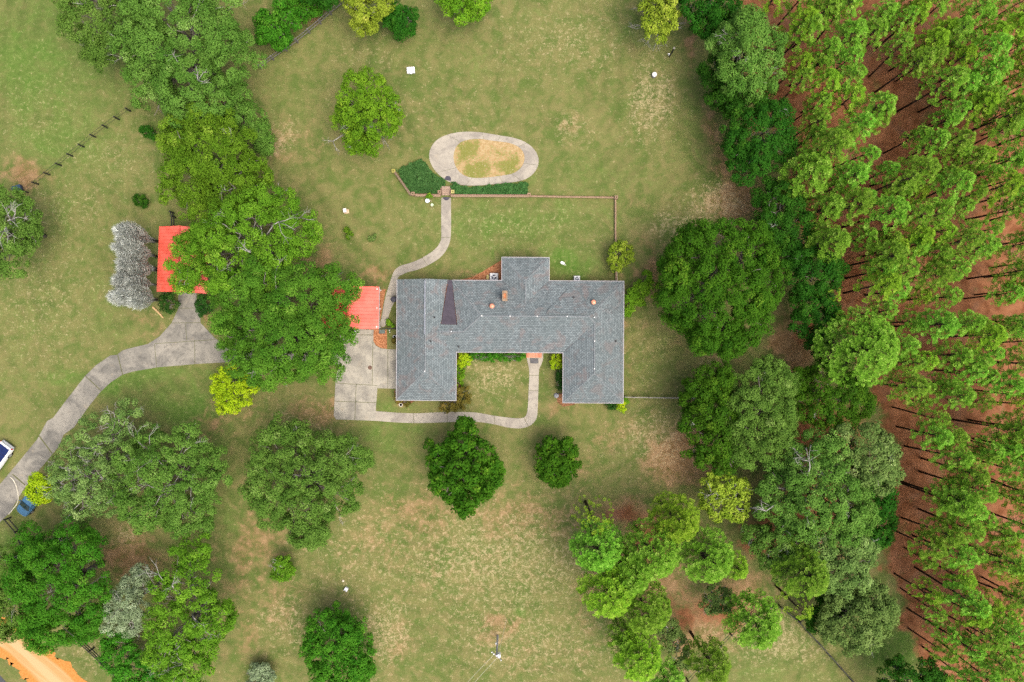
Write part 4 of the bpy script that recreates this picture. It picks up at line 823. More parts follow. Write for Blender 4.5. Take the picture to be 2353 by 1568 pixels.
#MARK_TREES
# ------------------------------------------------------------------ foliage
def norm(a): return a / np.maximum(np.linalg.norm(a, axis=1, keepdims=True), 1e-9)
def leaf_mesh(name, c, nrm, length, wratio, tone, mat, parent, tang=None, rs=None):
    """one diamond leaf per row of c"""
    n = len(c); r = rs.normal(size=(n, 3)) if tang is None else tang
    t = norm(r - nrm * np.sum(r * nrm, 1, keepdims=True)); b_ = np.cross(nrm, t)
    L = length[:, None]; Wd = L * wratio
    v = np.empty((n, 4, 3)); v[:, 0] = c - t * L; v[:, 1] = c - b_ * Wd; v[:, 2] = c + t * L; v[:, 3] = c + b_ * Wd
    me = bpy.data.meshes.new(name); me.vertices.add(4 * n); me.loops.add(4 * n); me.polygons.add(n)
    me.vertices.foreach_set('co', v.astype('f4').ravel()); me.loops.foreach_set('vertex_index', np.arange(4 * n, dtype='i4'))
    me.polygons.foreach_set('loop_start', np.arange(0, 4 * n, 4, dtype='i4')); me.polygons.foreach_set('loop_total', np.full(n, 4, 'i4'))
    at = me.attributes.new('tone', 'FLOAT', 'FACE'); at.data.foreach_set('value', np.clip(tone, 0, 1).astype('f4'))
    me.materials.append(mat); me.update(calc_edges=True)
    o = bpy.data.objects.new(name, me); COL.objects.link(o); o.parent = parent
    return o
def sphere(rs, n, zmin=-1.0):
    z = rs.uniform(zmin, 1, n); a = rs.uniform(0, 2 * PI, n); q = np.sqrt(1 - z * z)
    return np.stack([q * np.cos(a), q * np.sin(a), z], 1)
def crown_leaves(rs, lobes, leaf, clump, dens, bump=.31, nb=17, flat=.8):
    """lobes: (x, y, z, r, rz) in metres about the tree base"""
    subs = []; lobt = []
    for x, y, z, r, rz in lobes:
        subs.append((x, y, z, r * .74, rz * .74)); lobt.append(rs.normal() * .04)
        d = sphere(rs, nb, -.25)
        for q in d:
            k = rs.uniform(.70, .98); s = r * bump * rs.uniform(.65, 1.3)
            subs.append((x + q[0] * r * k, y + q[1] * r * k, z + q[2] * rz * k, s, s * flat)); lobt.append(rs.normal() * .15)
    S_ = np.array(subs); ctr = []; nr = []; lt = []
    for i, (x, y, z, r, rz) in enumerate(S_):
        ncl = max(3, int(dens * 2.7 * PI * r * r / (clump * clump * 3.3)))
        d = sphere(rs, ncl, -.45); k = rs.uniform(.66, 1.10, ncl)[:, None]
        p = np.array([x, y, z]) + d * np.array([r, r, rz]) * k
        keep = np.ones(ncl, bool)
        for j, (a, b_, c, r2, rz2) in enumerate(S_):
            if j != i: keep &= (((p[:, 0] - a) / r2) ** 2 + ((p[:, 1] - b_) / r2) ** 2 + ((p[:, 2] - c) / rz2) ** 2) > .62
        ctr.append(p[keep]); lt.append(np.full(int(keep.sum()), lobt[i])); nr.append(norm(d * np.array([1, 1, r / rz]))[keep])
    ctr = np.concatenate(ctr); nr = np.concatenate(nr); m = len(ctr)
    per = max(6, int(4.6 * clump * clump / (leaf * leaf * .55 * 2)))
    ct = np.clip(rs.normal(.45, .18, m) + np.concatenate(lt), 0, 1)
    q = sphere(rs, m * per) * (rs.uniform(.1, 1, m * per) ** .36)[:, None] * clump
    nn = np.repeat(nr, per, 0); q = q - nn * np.sum(q * nn, 1, keepdims=True) * .2
    pos = np.repeat(ctr, per, 0) + q
    nl = norm(nn * .55 + np.array([0, 0, .45]) + norm(q) * .75 + rs.normal(size=pos.shape) * .34)
    tone = np.repeat(ct, per) * .72 + rs.uniform(0, .30, len(pos)) 
    return pos, nl, leaf * rs.uniform(.65, 1.25, len(pos)), tone
def limb(mb, rs, a, c, r0, r1, n=5, wob=.12):
    a, c = Vector(a), Vector(c); L = (c - a).length; pts = []
    for i in range(n + 1):
        t = i / n; p = a.lerp(c, t) + Vector((0, 0, math.sin(t * PI) * L * .10))
        if 0 < i < n: p += Vector(rs.normal(size=3)) * L * wob * .35
        pts.append(p)
    mb.tube(pts, [r0 + (r1 - r0) * i / n for i in range(n + 1)], 6)
    return pts
def spray(mb, rs, p, d, L, n, r=.045):
    """a bare forked branch"""
    for _ in range(n):
        dd = (Vector(d) + Vector(rs.normal(size=3)) * .45).normalized(); e = Vector(p) + dd * L * rs.uniform(.6, 1.1)
        mid = Vector(p).lerp(e, .5) + Vector(rs.normal(size=3)) * L * .10
        mb.tube([p, mid, e], [r, r * .7, r * .3], 4)
        for _ in range(3):
            s = mid.lerp(e, rs.uniform(0, .8)); e2 = s + (dd + Vector(rs.normal(size=3)) * .8).normalized() * L * rs.uniform(.25, .5)
            mb.tube([s, e2], [r * .5, r * .2], 3)
tree_seed = [100]
def tree(name, label, lobes, mat, leaf=.17, clump=.62, dens=1.0, twigs=0, group='broadleaf trees round the yard', bark='bark', cat='tree', trunk=True, bump=.31, nb=17, flat=.8, wr=.55, base=None, squash=.72, sprays=(), rtrunk=None):
    """lobes: (x, y, r, height of the lobe's centre) in plan units / metres, x and y as they stand seen from above"""
    tree_seed[0] += 1; rs = np.random.RandomState(tree_seed[0])
    L3 = []
    for l in lobes:
        x, y, r, z = l[:4]; f = 1 - z / H; r *= 1.12 if mat == 'deep' else 1.03; q = P(x, y, z); rm = r * K * f * .93; L3.append((q.x, q.y, z, rm, min(rm * squash, z * .85)))
    A = np.array(L3); wgt = A[:, 3] ** 2
    bx, by = (np.sum(A[:, 0] * wgt) / wgt.sum(), np.sum(A[:, 1] * wgt) / wgt.sum()) if base is None else P(*base)[:2]
    t = thing(name, (bx, by, 0), label, cat, group)
    loc = [(x - bx, y - by, z, r, rz) for x, y, z, r, rz in L3]
    leaf *= .86
    pos, nl, ln, tone = crown_leaves(rs, loc, leaf, clump, dens, bump, nb, flat)
    k = pos[:, 2] > .05; leaf_mesh('crown', pos[k], nl[k], ln[k], wr, tone[k], M[mat], t, rs=rs)
    if trunk:
        mb = MB(); big = max(l[3] for l in loc); zt = min(l[2] for l in loc); r0 = rtrunk or max(.08, big * .075)
        mb.tube([(0, 0, -.1), (rs.normal() * .1, rs.normal() * .1, zt * .35), (0, 0, zt * .62)], [r0 * 1.25, r0, r0 * .8], 9)
        for x, y, z, r, rz in loc:
            e = (x, y, z + rz * .3); pts = limb(mb, rs, (0, 0, zt * .55), e, r0 * .6, r0 * .18)
            for d in sphere(rs, 5, -.1): limb(mb, rs, pts[int(rs.randint(2, 5))], (x + d[0] * r * .85, y + d[1] * r * .85, z + d[2] * rz * .85), r0 * .25, .03, 4, .2)
        nt0 = len(mb.f)
        for _ in range(twigs):
            x, y, z, r, rz = loc[rs.randint(len(loc))]; d = sphere(rs, 1, .1)[0]
            p = Vector((x + d[0] * r * .78, y + d[1] * r * .78, z + d[2] * rz * .86)); limb(mb, rs, (x * .9, y * .9, z + rz * .3), p, .05, .028, 3, .1)
            spray(mb, rs, p, d + rs.normal(size=3) * .3, r * .36 + .4, 2, .030)
        for sx, sy, sz, dx, dy, sl in sprays:
            q = P(sx, sy, sz) - t.location; limb(mb, rs, (q.x * .45, q.y * .45, q.z * .72), q, .09, .05, 3, .1); spray(mb, rs, q, (dx, dy, .35), sl, 4, .042)
        for k in range(nt0, len(mb.f)): mb.mi[k] = 1
        mb.build('trunk', [M[bark], M['bark_grey']], t, local=True, smooth=True)
    return t
OG = 'big oaks round the yard'
# west and north-west
tree('oak_tree', 'huge grey green oak in the top left reaching the upper edge', [(455, 80, 120, 9), (430, 180, 105, 8), (340, 120, 75, 7.5), (525, 130, 80, 8), (390, 20, 100, 8.5), (360, 220, 60, 6), (500, 225, 60, 6)], 'oak', .13, .62, 1.0, 10, OG, sprays=[(425, 235, 6, -.2, -1, 2.6), (540, 10, 8, .4, .6, 2.0), (455, 185, 12, .2, .4, 1.6)])
tree('oak_tree', 'oak with dark gaps at the top edge left of the huge grey green oak', [(225, 55, 75, 7), (205, -10, 70, 7), (235, 115, 42, 5), (290, 15, 55, 7)], 'oak', .13, .62, .8, 8, OG)
tree('broad_shrub', 'larger vivid green bush below the top edge next to the rail fence', [(632, 70, 44, 2.6), (655, 45, 38, 2.8), (645, 92, 22, 1.8), (615, 50, 24, 2.2)], 'bright', .15, .45, 1.1, 0, 'vivid green bushes', cat='bush', squash=.8)
tree('broad_shrub', 'smaller vivid green bush against the rail fence, touching the larger one', [(700, 22, 34, 2.4), (722, 12, 26, 2.0), (680, 5, 30, 2.4)], 'bright', .15, .45, 1.0, 0, 'vivid green bushes', cat='bush', squash=.8)
tree('shade_tree', 'dark tree at the top edge beside the end of the rail fence', [(745, -12, 34, 4), (710, -30, 40, 4)], 'deep', .13, .5, 1.0, 0, 'broadleaf trees round the yard')
tree('shade_tree', 'olive yellow tree at the top edge beside the round dark tree', [(842, 25, 44, 5), (815, 5, 34, 5), (868, 5, 34, 5), (838, 55, 26, 4)], 'olive_lime', .16, .5, .95, 5)
tree('round_tree', 'small round dark green tree beside the olive yellow one', [(921, 50, 34, 2.6), (922, 34, 26, 3.0), (922, 66, 24, 2.2)], 'deep', .13, .42, 1.1, 0, squash=.85)
tree('shade_tree', 'mid green tree cut by the middle of the top edge', [(1070, -8, 56, 5), (1040, -15, 40, 5), (1095, 10, 36, 4.5), (1065, 25, 32, 4)], 'fresh', .15, .5, 1.0, 2)
tree('shade_tree', 'yellow green tree with bare grey twigs at the top right of the lawn', [(1512, 20, 42, 6), (1515, 55, 38, 5.5), (1510, -15, 40, 6), (1528, 40, 30, 5)], 'olive_lime', .15, .45, .9, 0, base=(1490, 60), sprays=[(1495, 85, 3.5, -.5, -1, 2.0), (1480, 60, 3.5, -1, -.5, 1.8), (1512, 92, 3.5, .1, -1, 2.0), (1550, 55, 4, 1, .2, 1.8), (1485, 30, 4, -1, 0, 1.6)])
tree('shade_tree', 'lone bright green tree on the rear lawn', [(835, 205, 46, 6), (820, 240, 50, 6), (870, 240, 44, 6), (850, 290, 58, 6), (890, 270, 32, 5), (825, 330, 30, 4.5), (800, 270, 40, 5)], 'fresh', .14, .5, .95, 6, sprays=[(765, 325, 4, -.3, -.2, 1.4), (878, 315, 5, .6, -.6, 1.6)])
tree('oak_tree', 'yellowish green oak between the grey oak and the red shed', [(470, 330, 88, 8), (530, 370, 80, 8), (440, 410, 65, 7), (530, 430, 80, 7.5), (575, 400, 45, 6), (420, 330, 50, 6.5), (450, 460, 45, 6)], 'oak_y', .13, .6, 1.0, 5, OG)
tree('oak_tree', 'small dark oak between the grey oak and the yellowish oak', [(570, 280, 42, 4), (545, 262, 34, 4), (600, 300, 28, 3.5), (610, 330, 22, 3)], 'oak', .125, .55, .7, 3, OG, sprays=[(520, 250, 5, -.3, .8, 1.2)])
tree('oak_tree', 'oak with long grey limbs whose branches hang over the red shed roof', [(600, 500, 70, 9), (560, 540, 85, 9), (630, 560, 75, 9), (510, 590, 70, 8), (440, 600, 52, 7), (425, 640, 30, 6), (462, 545, 30, 6.5), (680, 530, 52, 7.5), (565, 620, 80, 9), (480, 545, 42, 7), (645, 480, 45, 8)], 'oak_y', .13, .6, .85, 12, OG, sprays=[(640, 510, 12, .5, -.4, 2.8), (575, 580, 12.5, -.3, .5, 1.8), (690, 500, 9, .5, .2, 1.8), (500, 625, 10, .4, .4, 2.0)])
tree('oak_tree', 'massive dense oak covering the driveway beside the carport', [(640, 680, 90, 9.5), (600, 740, 95, 9.5), (700, 700, 85, 9.5), (670, 790, 110, 9.5), (740, 760, 75, 8.5), (720, 820, 65, 8), (600, 820, 70, 8), (655, 850, 48, 7), (770, 660, 52, 7.5), (550, 680, 60, 8), (535, 760, 40, 7)], 'oak_m', .13, .62, 1.05, 6, OG)
tree('shade_tree', 'lime yellow tree at the driveway edge under the massive oak', [(525, 875, 36, 3.4), (550, 900, 38, 3.2), (530, 920, 30, 2.8), (510, 895, 28, 2.8), (570, 885, 22, 2.8)], 'lime', .15, .40, 1.0, 0, 'yellow leaved trees', squash=.85)
# south-west
tree('oak_tree', 'sparse grey twiggy oak left of the front lawn above the yellow tree', [(290, 975, 52, 6), (230, 1010, 60, 6), (190, 1080, 70, 6), (250, 1100, 75, 6.5), (150, 1120, 40, 5), (200, 1150, 55, 5.5)], 'oak_grey', .14, .5, .48, 46, OG)
tree('oak_tree', 'loose grey green oak in the left front yard with a dark hollow', [(355, 1040, 80, 7), (420, 1050, 75, 7), (330, 1110, 80, 7), (400, 1130, 85, 7.5), (455, 1110, 65, 7), (440, 1180, 62, 6), (340, 1170, 50, 6), (480, 1060, 45, 6)], 'oak', .125, .58, .78, 24, OG)
tree('yellow_tree', 'small yellow tree over the blue car by the driveway', [(95, 1108, 24, 3.2), (88, 1130, 25, 3), (105, 1135, 22, 2.8)], 'lime', .15, .4, 1.0, 0, 'yellow leaved trees', base=(108, 1118))
tree('oak_tree', 'wide grey green oak in the front lawn left of the two dark round trees', [(655, 1040, 75, 6.5), (630, 1110, 75, 6.5), (700, 1090, 85, 7), (760, 1060, 65, 6.5), (785, 1040, 42, 6), (770, 1130, 65, 6.5), (700, 1170, 80, 6.5), (640, 1165, 55, 6), (715, 1215, 42, 5), (690, 1010, 40, 6), (830, 1055, 25, 5)], 'oak', .13, .58, .92, 10, OG, bump=.25, nb=26)
tree('round_tree', 'larger of the two dark green round trees in front of the house', [(1065, 1082, 80, 5.5), (1030, 1050, 50, 5), (1105, 1050, 48, 5), (1070, 1010, 42, 5), (1068, 978, 20, 4.5), (1030, 1100, 48, 4.5), (1105, 1100, 45, 4.5), (1070, 1140, 46, 4.5), (1130, 1085, 26, 4)], 'deep_y', .21, .48, 1.05, 0, 'dark round trees before the house', squash=.85, wr=.62, bump=.25, nb=26)
tree('round_tree', 'smaller of the two dark green round trees in front of the house', [(1281, 1058, 44, 3.6), (1265, 1035, 28, 3.4), (1300, 1035, 28, 3.4), (1300, 1075, 30, 3.2), (1262, 1078, 28, 3.2), (1285, 1098, 22, 2.8)], 'deep_y', .19, .45, 1.1, 0, 'dark round trees before the house', squash=.85, wr=.62, bump=.25, nb=26)
tree('small_tree', 'tiny olive green tree alone on the front lawn', [(650, 1300, 24, 2.2), (645, 1315, 20, 1.8), (658, 1315, 18, 1.8)], 'oak_y', .13, .35, .9, 2, sprays=[(640, 1308, 2.5, -.5, -.2, .8)])
tree('shade_tree', 'rich dark green tree at the middle of the bottom edge', [(770, 1470, 62, 5), (745, 1440, 42, 4.5), (800, 1450, 42, 4.5), (735, 1500, 44, 4.5), (815, 1500, 46, 4.5), (775, 1530, 62, 5), (770, 1425, 34, 4), (830, 1540, 34, 4)], 'bright', .14, .48, 1.1, 0, squash=.85, bump=.25, nb=26)
tree('oak_tree', 'vivid green wide tree above the orange dirt road', [(150, 1300, 85, 8), (110, 1340, 80, 8), (190, 1340, 70, 8), (140, 1400, 85, 7.5), (215, 1380, 48, 7), (90, 1270, 60, 7), (180, 1250, 52, 7), (100, 1440, 42, 6), (195, 1440, 40, 6)], 'bright', .135, .6, .9, 8, OG)
tree('oak_tree', 'darker tree at the left edge behind the vivid green one', [(20, 1310, 55, 6), (30, 1370, 60, 6), (0, 1420, 55, 6), (50, 1430, 35, 5)], 'oak', .125, .55, .95, 2, OG)
tree('silver_tree', 'pale silvery green tree between the vivid and the loose olive tree', [(286, 1388, 42, 7.5), (268, 1412, 36, 7), (300, 1430, 30, 6.6), (308, 1348, 30, 6.5), (318, 1400, 26, 7), (325, 1322, 22, 5.5)], 'pale', .15, .42, .9, 6, bark='bark_grey', wr=.38)
tree('oak_tree', 'loose olive green tree with open branches near the bottom left', [(440, 1320, 62, 8), (390, 1362, 52, 8), (450, 1400, 72, 8), (400, 1460, 72, 7.5), (490, 1420, 48, 7), (440, 1270, 40, 7), (470, 1480, 45, 6.5), (375, 1505, 44, 6), (430, 1530, 55, 6), (510, 1400, 30, 6)], 'oak_y', .14, .55, .62, 26, OG, sprays=[(365, 1320, 9, -.5, .8, 2.6), (395, 1345, 10, .3, .3, 1.8)])
tree('shade_tree', 'low dark green tree below the pale silvery tree at the bottom edge', [(275, 1500, 42, 3.5), (310, 1530, 50, 3.5), (260, 1475, 26, 3), (345, 1560, 40, 3.5), (390, 1565, 40, 3.5)], 'bright', .14, .48, .85, 2)
tree('small_tree', 'faint pale shrub at the bottom edge beside the rich dark tree', [(598, 1545, 24, 1.6), (615, 1560, 20, 1.4), (590, 1565, 22, 1.4)], 'pale', .13, .4, .26, 4, bark='bark_grey')
tree('oak_tree', 'mid green oak with grey limbs at the left edge near the dark cart', [(30, 490, 52, 6.5), (10, 540, 60, 7), (50, 530, 46, 6), (20, 590, 48, 6), (-20, 480, 60, 7), (75, 540, 26, 5)], 'oak', .13, .55, .92, 8, OG, sprays=[(25, 505, 10.5, .5, .3, 2.0), (10, 530, 11, .3, -.8, 2.0), (35, 490, 10.5, .1, .9, 1.4)])
# east tree line
EG = 'trees along the east boundary'
tree('shade_tree', 'dark green tree at the top edge left of the pine stand', [(1630, 25, 48, 6), (1665, 10, 46, 6.5), (1605, 5, 36, 5.5), (1650, 55, 36, 5), (1600, -20, 50, 6), (1622, 62, 28, 4.5)], 'deep', .13, .55, 1.0, 1, EG)
tree('oak_tree', 'tall olive green oak of the boundary line, lightest at its crown', [(1720, 90, 66, 9), (1755, 110, 48, 9), (1690, 130, 52, 8.5), (1710, 170, 56, 8.5), (1750, 165, 46, 8), (1665, 100, 38, 7), (1700, 70, 40, 8.5)], 'oak', .13, .58, 1.0, 4, EG)
tree('shade_tree', 'dark green tree wedged under the tall olive oak of the boundary', [(1670, 190, 42, 6), (1700, 225, 48, 6), (1660, 225, 34, 5), (1735, 215, 40, 6), (1640, 160, 30, 5.5)], 'deep', .13, .55, 1.0, 1, EG)
tree('shade_tree', 'rounded dark green tree of the boundary above the bright pine', [(1745, 310, 55, 7.5), (1710, 330, 46, 7), (1780, 300, 44, 7.5), (1740, 365, 50, 7), (1790, 340, 36, 7), (1705, 370, 34, 6), (1775, 265, 38, 7), (1690, 335, 30, 6)], 'deep', .13, .55, 1.05, 1, EG)
tree('shade_tree', 'dark green tree below the bright pine on the boundary', [(1790, 470, 46, 6.5), (1825, 510, 42, 6.5), (1780, 520, 42, 6), (1765, 450, 32, 6), (1830, 545, 32, 6), (1760, 490, 30, 5.5), (1852, 562, 34, 6), (1815, 572, 30, 5.5)], 'deep', .13, .52, .95, 3, EG)
tree('oak_tree', 'giant dense dark green oak right of the house', [(1640, 600, 92, 8.5), (1600, 660, 95, 8.5), (1690, 650, 92, 9), (1650, 720, 92, 8.5), (1580, 580, 60, 7.5), (1720, 590, 62, 8), (1560, 700, 58, 7.5), (1755, 640, 58, 8), (1610, 750, 55, 7.5), (1720, 730, 62, 8), (1670, 785, 46, 6.5), (1660, 560, 58, 8), (1740, 560, 46, 7)], 'deep_y', .14, .60, 1.1, 0, EG, bump=.25, nb=26)
tree('shade_tree', 'dark tree between the giant oak and the forest lane, upper one', [(1870, 610, 46, 6.5), (1840, 600, 36, 6), (1895, 640, 40, 6.5), (1860, 650, 40, 6.5), (1915, 620, 26, 6)], 'deep', .13, .52, .95, 1, EG)
tree('shade_tree', 'dark tree between the giant oak and the forest lane, lower one', [(1865, 710, 46, 6), (1890, 740, 40, 6), (1845, 740, 34, 5.5), (1850, 690, 30, 5.5), (1880, 785, 26, 5)], 'deep', .13, .52, .95, 1, EG)
tree('oak_tree', 'left one of the twin green oaks at the end of the wire fence', [(1620, 900, 50, 7), (1640, 950, 62, 7.5), (1605, 970, 46, 7), (1655, 880, 40, 7), (1630, 1020, 55, 7), (1600, 920, 38, 6.5), (1670, 1040, 46, 7)], 'deep_y', .15, .55, 1.05, 1, EG, bump=.25, nb=26)
tree('oak_tree', 'right one of the twin green oaks at the end of the wire fence', [(1740, 900, 58, 8), (1720, 950, 62, 8), (1775, 940, 52, 8), (1755, 1000, 62, 8), (1790, 880, 42, 7.5), (1760, 860, 40, 7.5), (1720, 1020, 52, 7.5), (1800, 970, 36, 7)], 'oak', .125, .55, 1.05, 1, EG, bump=.25, nb=26)
tree('shade_tree', 'dark tree below the big boundary pine', [(1900, 880, 58, 7), (1870, 920, 52, 7), (1930, 925, 56, 7), (1955, 895, 42, 7), (1890, 945, 42, 6.5), (1850, 880, 34, 6), (1975, 930, 34, 6.5)], 'deep_y', .13, .55, 1.0, 1, EG)
tree('oak_tree', 'pale topped oak at the forest lane above the vast grey green oak', [(1990, 1020, 56, 8.5), (2020, 1050, 50, 8.5), (1960, 1050, 52, 8), (2000, 1085, 52, 8.5), (1940, 1010, 42, 7.5), (2040, 1090, 30, 7.5)], 'oak_grey', .15, .55, .98, 4, EG)
tree('oak_tree', 'vast grey green oak with twiggy crown in the lower right', [(1870, 1060, 70, 8.5), (1820, 1110, 66, 8), (1890, 1120, 78, 9), (1940, 1150, 62, 8.5), (1850, 1170, 66, 8.5), (1790, 1170, 50, 7.5), (1910, 1200, 60, 8.5), (1820, 1060, 46, 7.5), (1980, 1180, 42, 8), (1770, 1120, 36, 7)], 'oak', .13, .55, 1.05, 24, EG, sprays=[(1760, 1175, 9, -.7, .1, 1.8), (1860, 1060, 12, -.3, .5, 1.8)])
tree('oak_tree', 'loose green oak joined to the lower left of the vast oak', [(1790, 1230, 50, 6.5), (1770, 1260, 44, 6), (1820, 1240, 48, 6.5), (1800, 1290, 40, 6), (1740, 1230, 32, 5.5)], 'oak', .13, .52, .8, 14, EG)
tree('oak_tree', 'soft pale green oak right below the vast oak', [(1930, 1260, 58, 8), (1960, 1290, 50, 8), (1910, 1310, 48, 7.5), (1950, 1330, 46, 7.5), (1890, 1270, 40, 7.5), (1985, 1260, 32, 7.5)], 'oak_grey', .14, .55, 1.0, 3, EG)
tree('round_tree', 'small deep green tree poking out to the lane below the vast oak', [(2025, 1215, 32, 4), (2035, 1200, 22, 4), (2020, 1235, 22, 3.6)], 'deep', .15, .45, 1.0, 0, EG)
tree('round_tree', 'deep green small tree at the lane beside the pale topped oak', [(2025, 1135, 30, 5), (2030, 1160, 24, 5), (2010, 1120, 26, 5)], 'deep', .15, .45, 1.0, 0, EG)
tree('oak_tree', 'dark low tree behind the round grey green tree', [(1930, 1370, 40, 4), (1900, 1395, 38, 4), (1960, 1365, 30, 4), (1880, 1420, 28, 3.5)], 'deep', .15, .5, .95, 0, EG)
tree('oak_tree', 'round grey green tree near the bottom right fence', [(1975, 1410, 66, 6.5), (1940, 1400, 50, 6), (2010, 1385, 46, 6.5), (1960, 1450, 54, 6), (2015, 1430, 42, 6), (1920, 1440, 38, 5.5), (1990, 1365, 38, 6), (2030, 1400, 28, 6)], 'oak_grey', .14, .55, 1.05, 3, EG, bump=.25, nb=26)
tree('shade_tree', 'dark tree cut by the bottom edge right of the paddock', [(2085, 1555, 46, 5), (2050, 1560, 36, 4.5), (2120, 1545, 38, 5), (2090, 1590, 52, 5), (2150, 1565, 28, 4.5)], 'deep', .13, .52, .95, 0, EG)
tree('shade_tree', 'loose yellow green tree over brown ground left of the vast oak', [(1665, 1110, 34, 6), (1680, 1140, 36, 6), (1650, 1160, 34, 5.5), (1640, 1110, 26, 5.5), (1690, 1170, 28, 5.5), (1625, 1150, 20, 5), (1700, 1125, 24, 5.5)], 'olive_lime', .16, .42, .75, 8, EG, sprays=[(1635, 1135, 6.5, -.6, .5, 1.8)])
tree('sparse_tree', 'thin nearly leafless tree above the fan shaped pine', [(1650, 1370, 26, 4), (1665, 1385, 22, 3.8), (1632, 1390, 20, 3.5)], 'oak_grey', .13, .4, .35, 12, EG, bark='bark_grey')
tree('sparse_tree', 'thin pale tree standing left of the paddock pines', [(1548, 1475, 30, 5), (1560, 1510, 30, 5), (1535, 1440, 24, 5)], 'oak_grey', .13, .42, .5, 10, EG, bark='bark_grey')
# shrubs
SG = 'shrubs round the house'
def shrub(label, lobes, mat, leaf=.10, clump=.26, dens=1.0, name='shrub', wr=.55, squash=.8, **k):
    return tree(name, label, lobes, mat, leaf, clump, dens, 0, SG, cat='shrub', squash=squash, wr=wr, nb=6, bump=.42, rtrunk=.05, **k)
shrub('yellow green shrub in the left corner of the front courtyard', [(1067, 820, 12, .9), (1063, 832, 12, .8), (1074, 828, 11, .8)], 'lime')
shrub('yellow green shrub in the right corner of the front courtyard', [(1278, 822, 11, 1.0), (1274, 836, 11, .9), (1283, 838, 12, .9), (1284, 825, 9, .9)], 'lime')
shrub('olive yellow shrub by the back lawn wall beside the house corner', [(1420, 580, 24, 1.9), (1432, 595, 22, 1.8), (1408, 598, 20, 1.6), (1418, 612, 16, 1.4), (1440, 578, 14, 1.6)], 'olive_lime', .13, .36, .8)
shrub('brownish green sprawling shrub at the left wing front corner', [(1062, 905, 20, .9), (1045, 928, 18, .8), (1066, 922, 17, .8), (1025, 932, 12, .6)], 'rust', .12, .32, .85)
shrub('small lime shrub at the right wing front corner', [(1424, 938, 11, .7), (1430, 930, 8, .7)], 'lime')
shrub('tiny green shrub touching the right wing side near the wire fence', [(1437, 922, 6.5, .5)], 'fresh')
shrub('dark shrub below the front eave of the right wing', [(1402, 931, 10, .6), (1411, 930, 7, .5)], 'box')
shrub('upper lime shrub between the house and the giant oak', [(1482, 650, 25, 2), (1470, 668, 20, 1.8), (1492, 665, 18, 1.8)], 'fresh', .13, .36, 1.0)
shrub('lower lime shrub between the house and the giant oak', [(1452, 680, 20, 1.8), (1445, 700, 16, 1.5), (1466, 688, 16, 1.6), (1440, 715, 10, 1.2)], 'fresh', .13, .36, .9)
shrub('dark round bush left of the shed doorway drive', [(388, 692, 18, 1.2), (382, 702, 15, 1.1), (396, 700, 15, 1.1), (388, 710, 12, 1)], 'box', .12, .32)
shrub('dark round bush right of the shed doorway drive', [(468, 692, 17, 1.2), (475, 702, 15, 1.1), (462, 705, 14, 1.1), (470, 715, 11, 1)], 'box', .12, .32)
shrub('small round dark bush on the left lawn above the bare trees', [(322, 465, 15, .8), (316, 462, 10, .8), (329, 466, 10, .7)], 'deep', .10, .28)
shrub('small dark bush on the left lawn below the grey oak', [(341, 306, 13, .8), (348, 312, 11, .7), (335, 300, 9, .7)], 'deep', .11, .3, .8)
shrub('tuft of green plants between carport path and left wing', [(900, 745, 9, .4), (893, 741, 6, .35)], 'fresh', .10, .24)
shrub('reddish shrub at the outer front corner of the left wing', [(914, 918, 8, .6), (916, 908, 6, .6), (934, 927, 7, .4)], 'rust', .09, .22)
shrub('dark red shrub beside the left wing near the pale pot', [(909, 785, 6, .5), (906, 782, 5, .4)], 'rust', .09, .22)
shrub('small green plant growing over the garden wall by the plastic tub', [(988, 449, 4.5, .8), (984, 453, 4, .5)], 'fresh', .08, .2)
shrub('green plant on the lawn below the small white topped box', [(802, 541, 9, .35), (799, 528, 7, .35)], 'oak_y', .09, .24, .7)
shrub('low weed patch on the lawn right of the white topped box', [(858, 546, 7, .2), (850, 549, 5, .2)], 'oak_grey', .08, .2, .5)
def hedge(label, x0, y0, x1, y1, h, mat='box'):
    n = max(3, int(max(abs(x1 - x0), abs(y1 - y0)) / 11)); L = []; r = random.Random(x0)
    for i in range(n + 1):
        t = i / n; L.append((x0 + (x1 - x0) * t + r.uniform(-1, 1), y0 + (y1 - y0) * t + r.uniform(-1.5, 1.5), r.uniform(9, 12.5), h * r.uniform(.55, .75)))
    return tree('hedge', label, L, mat, .09, .24, 1.1, 0, SG, cat='hedge', nb=5, bump=.42, rtrunk=.04, squash=.9)
hedge('long dark hedge under the main front eave', 1088, 819, 1196, 821, 1.0, 'bright')
hedge('low dark hedge along the right wing inside the courtyard', 1287, 852, 1286, 890, 1.0)
hedge('narrow green hedge along the left wing inside the courtyard', 1056, 845, 1055, 886, .7, 'fresh')

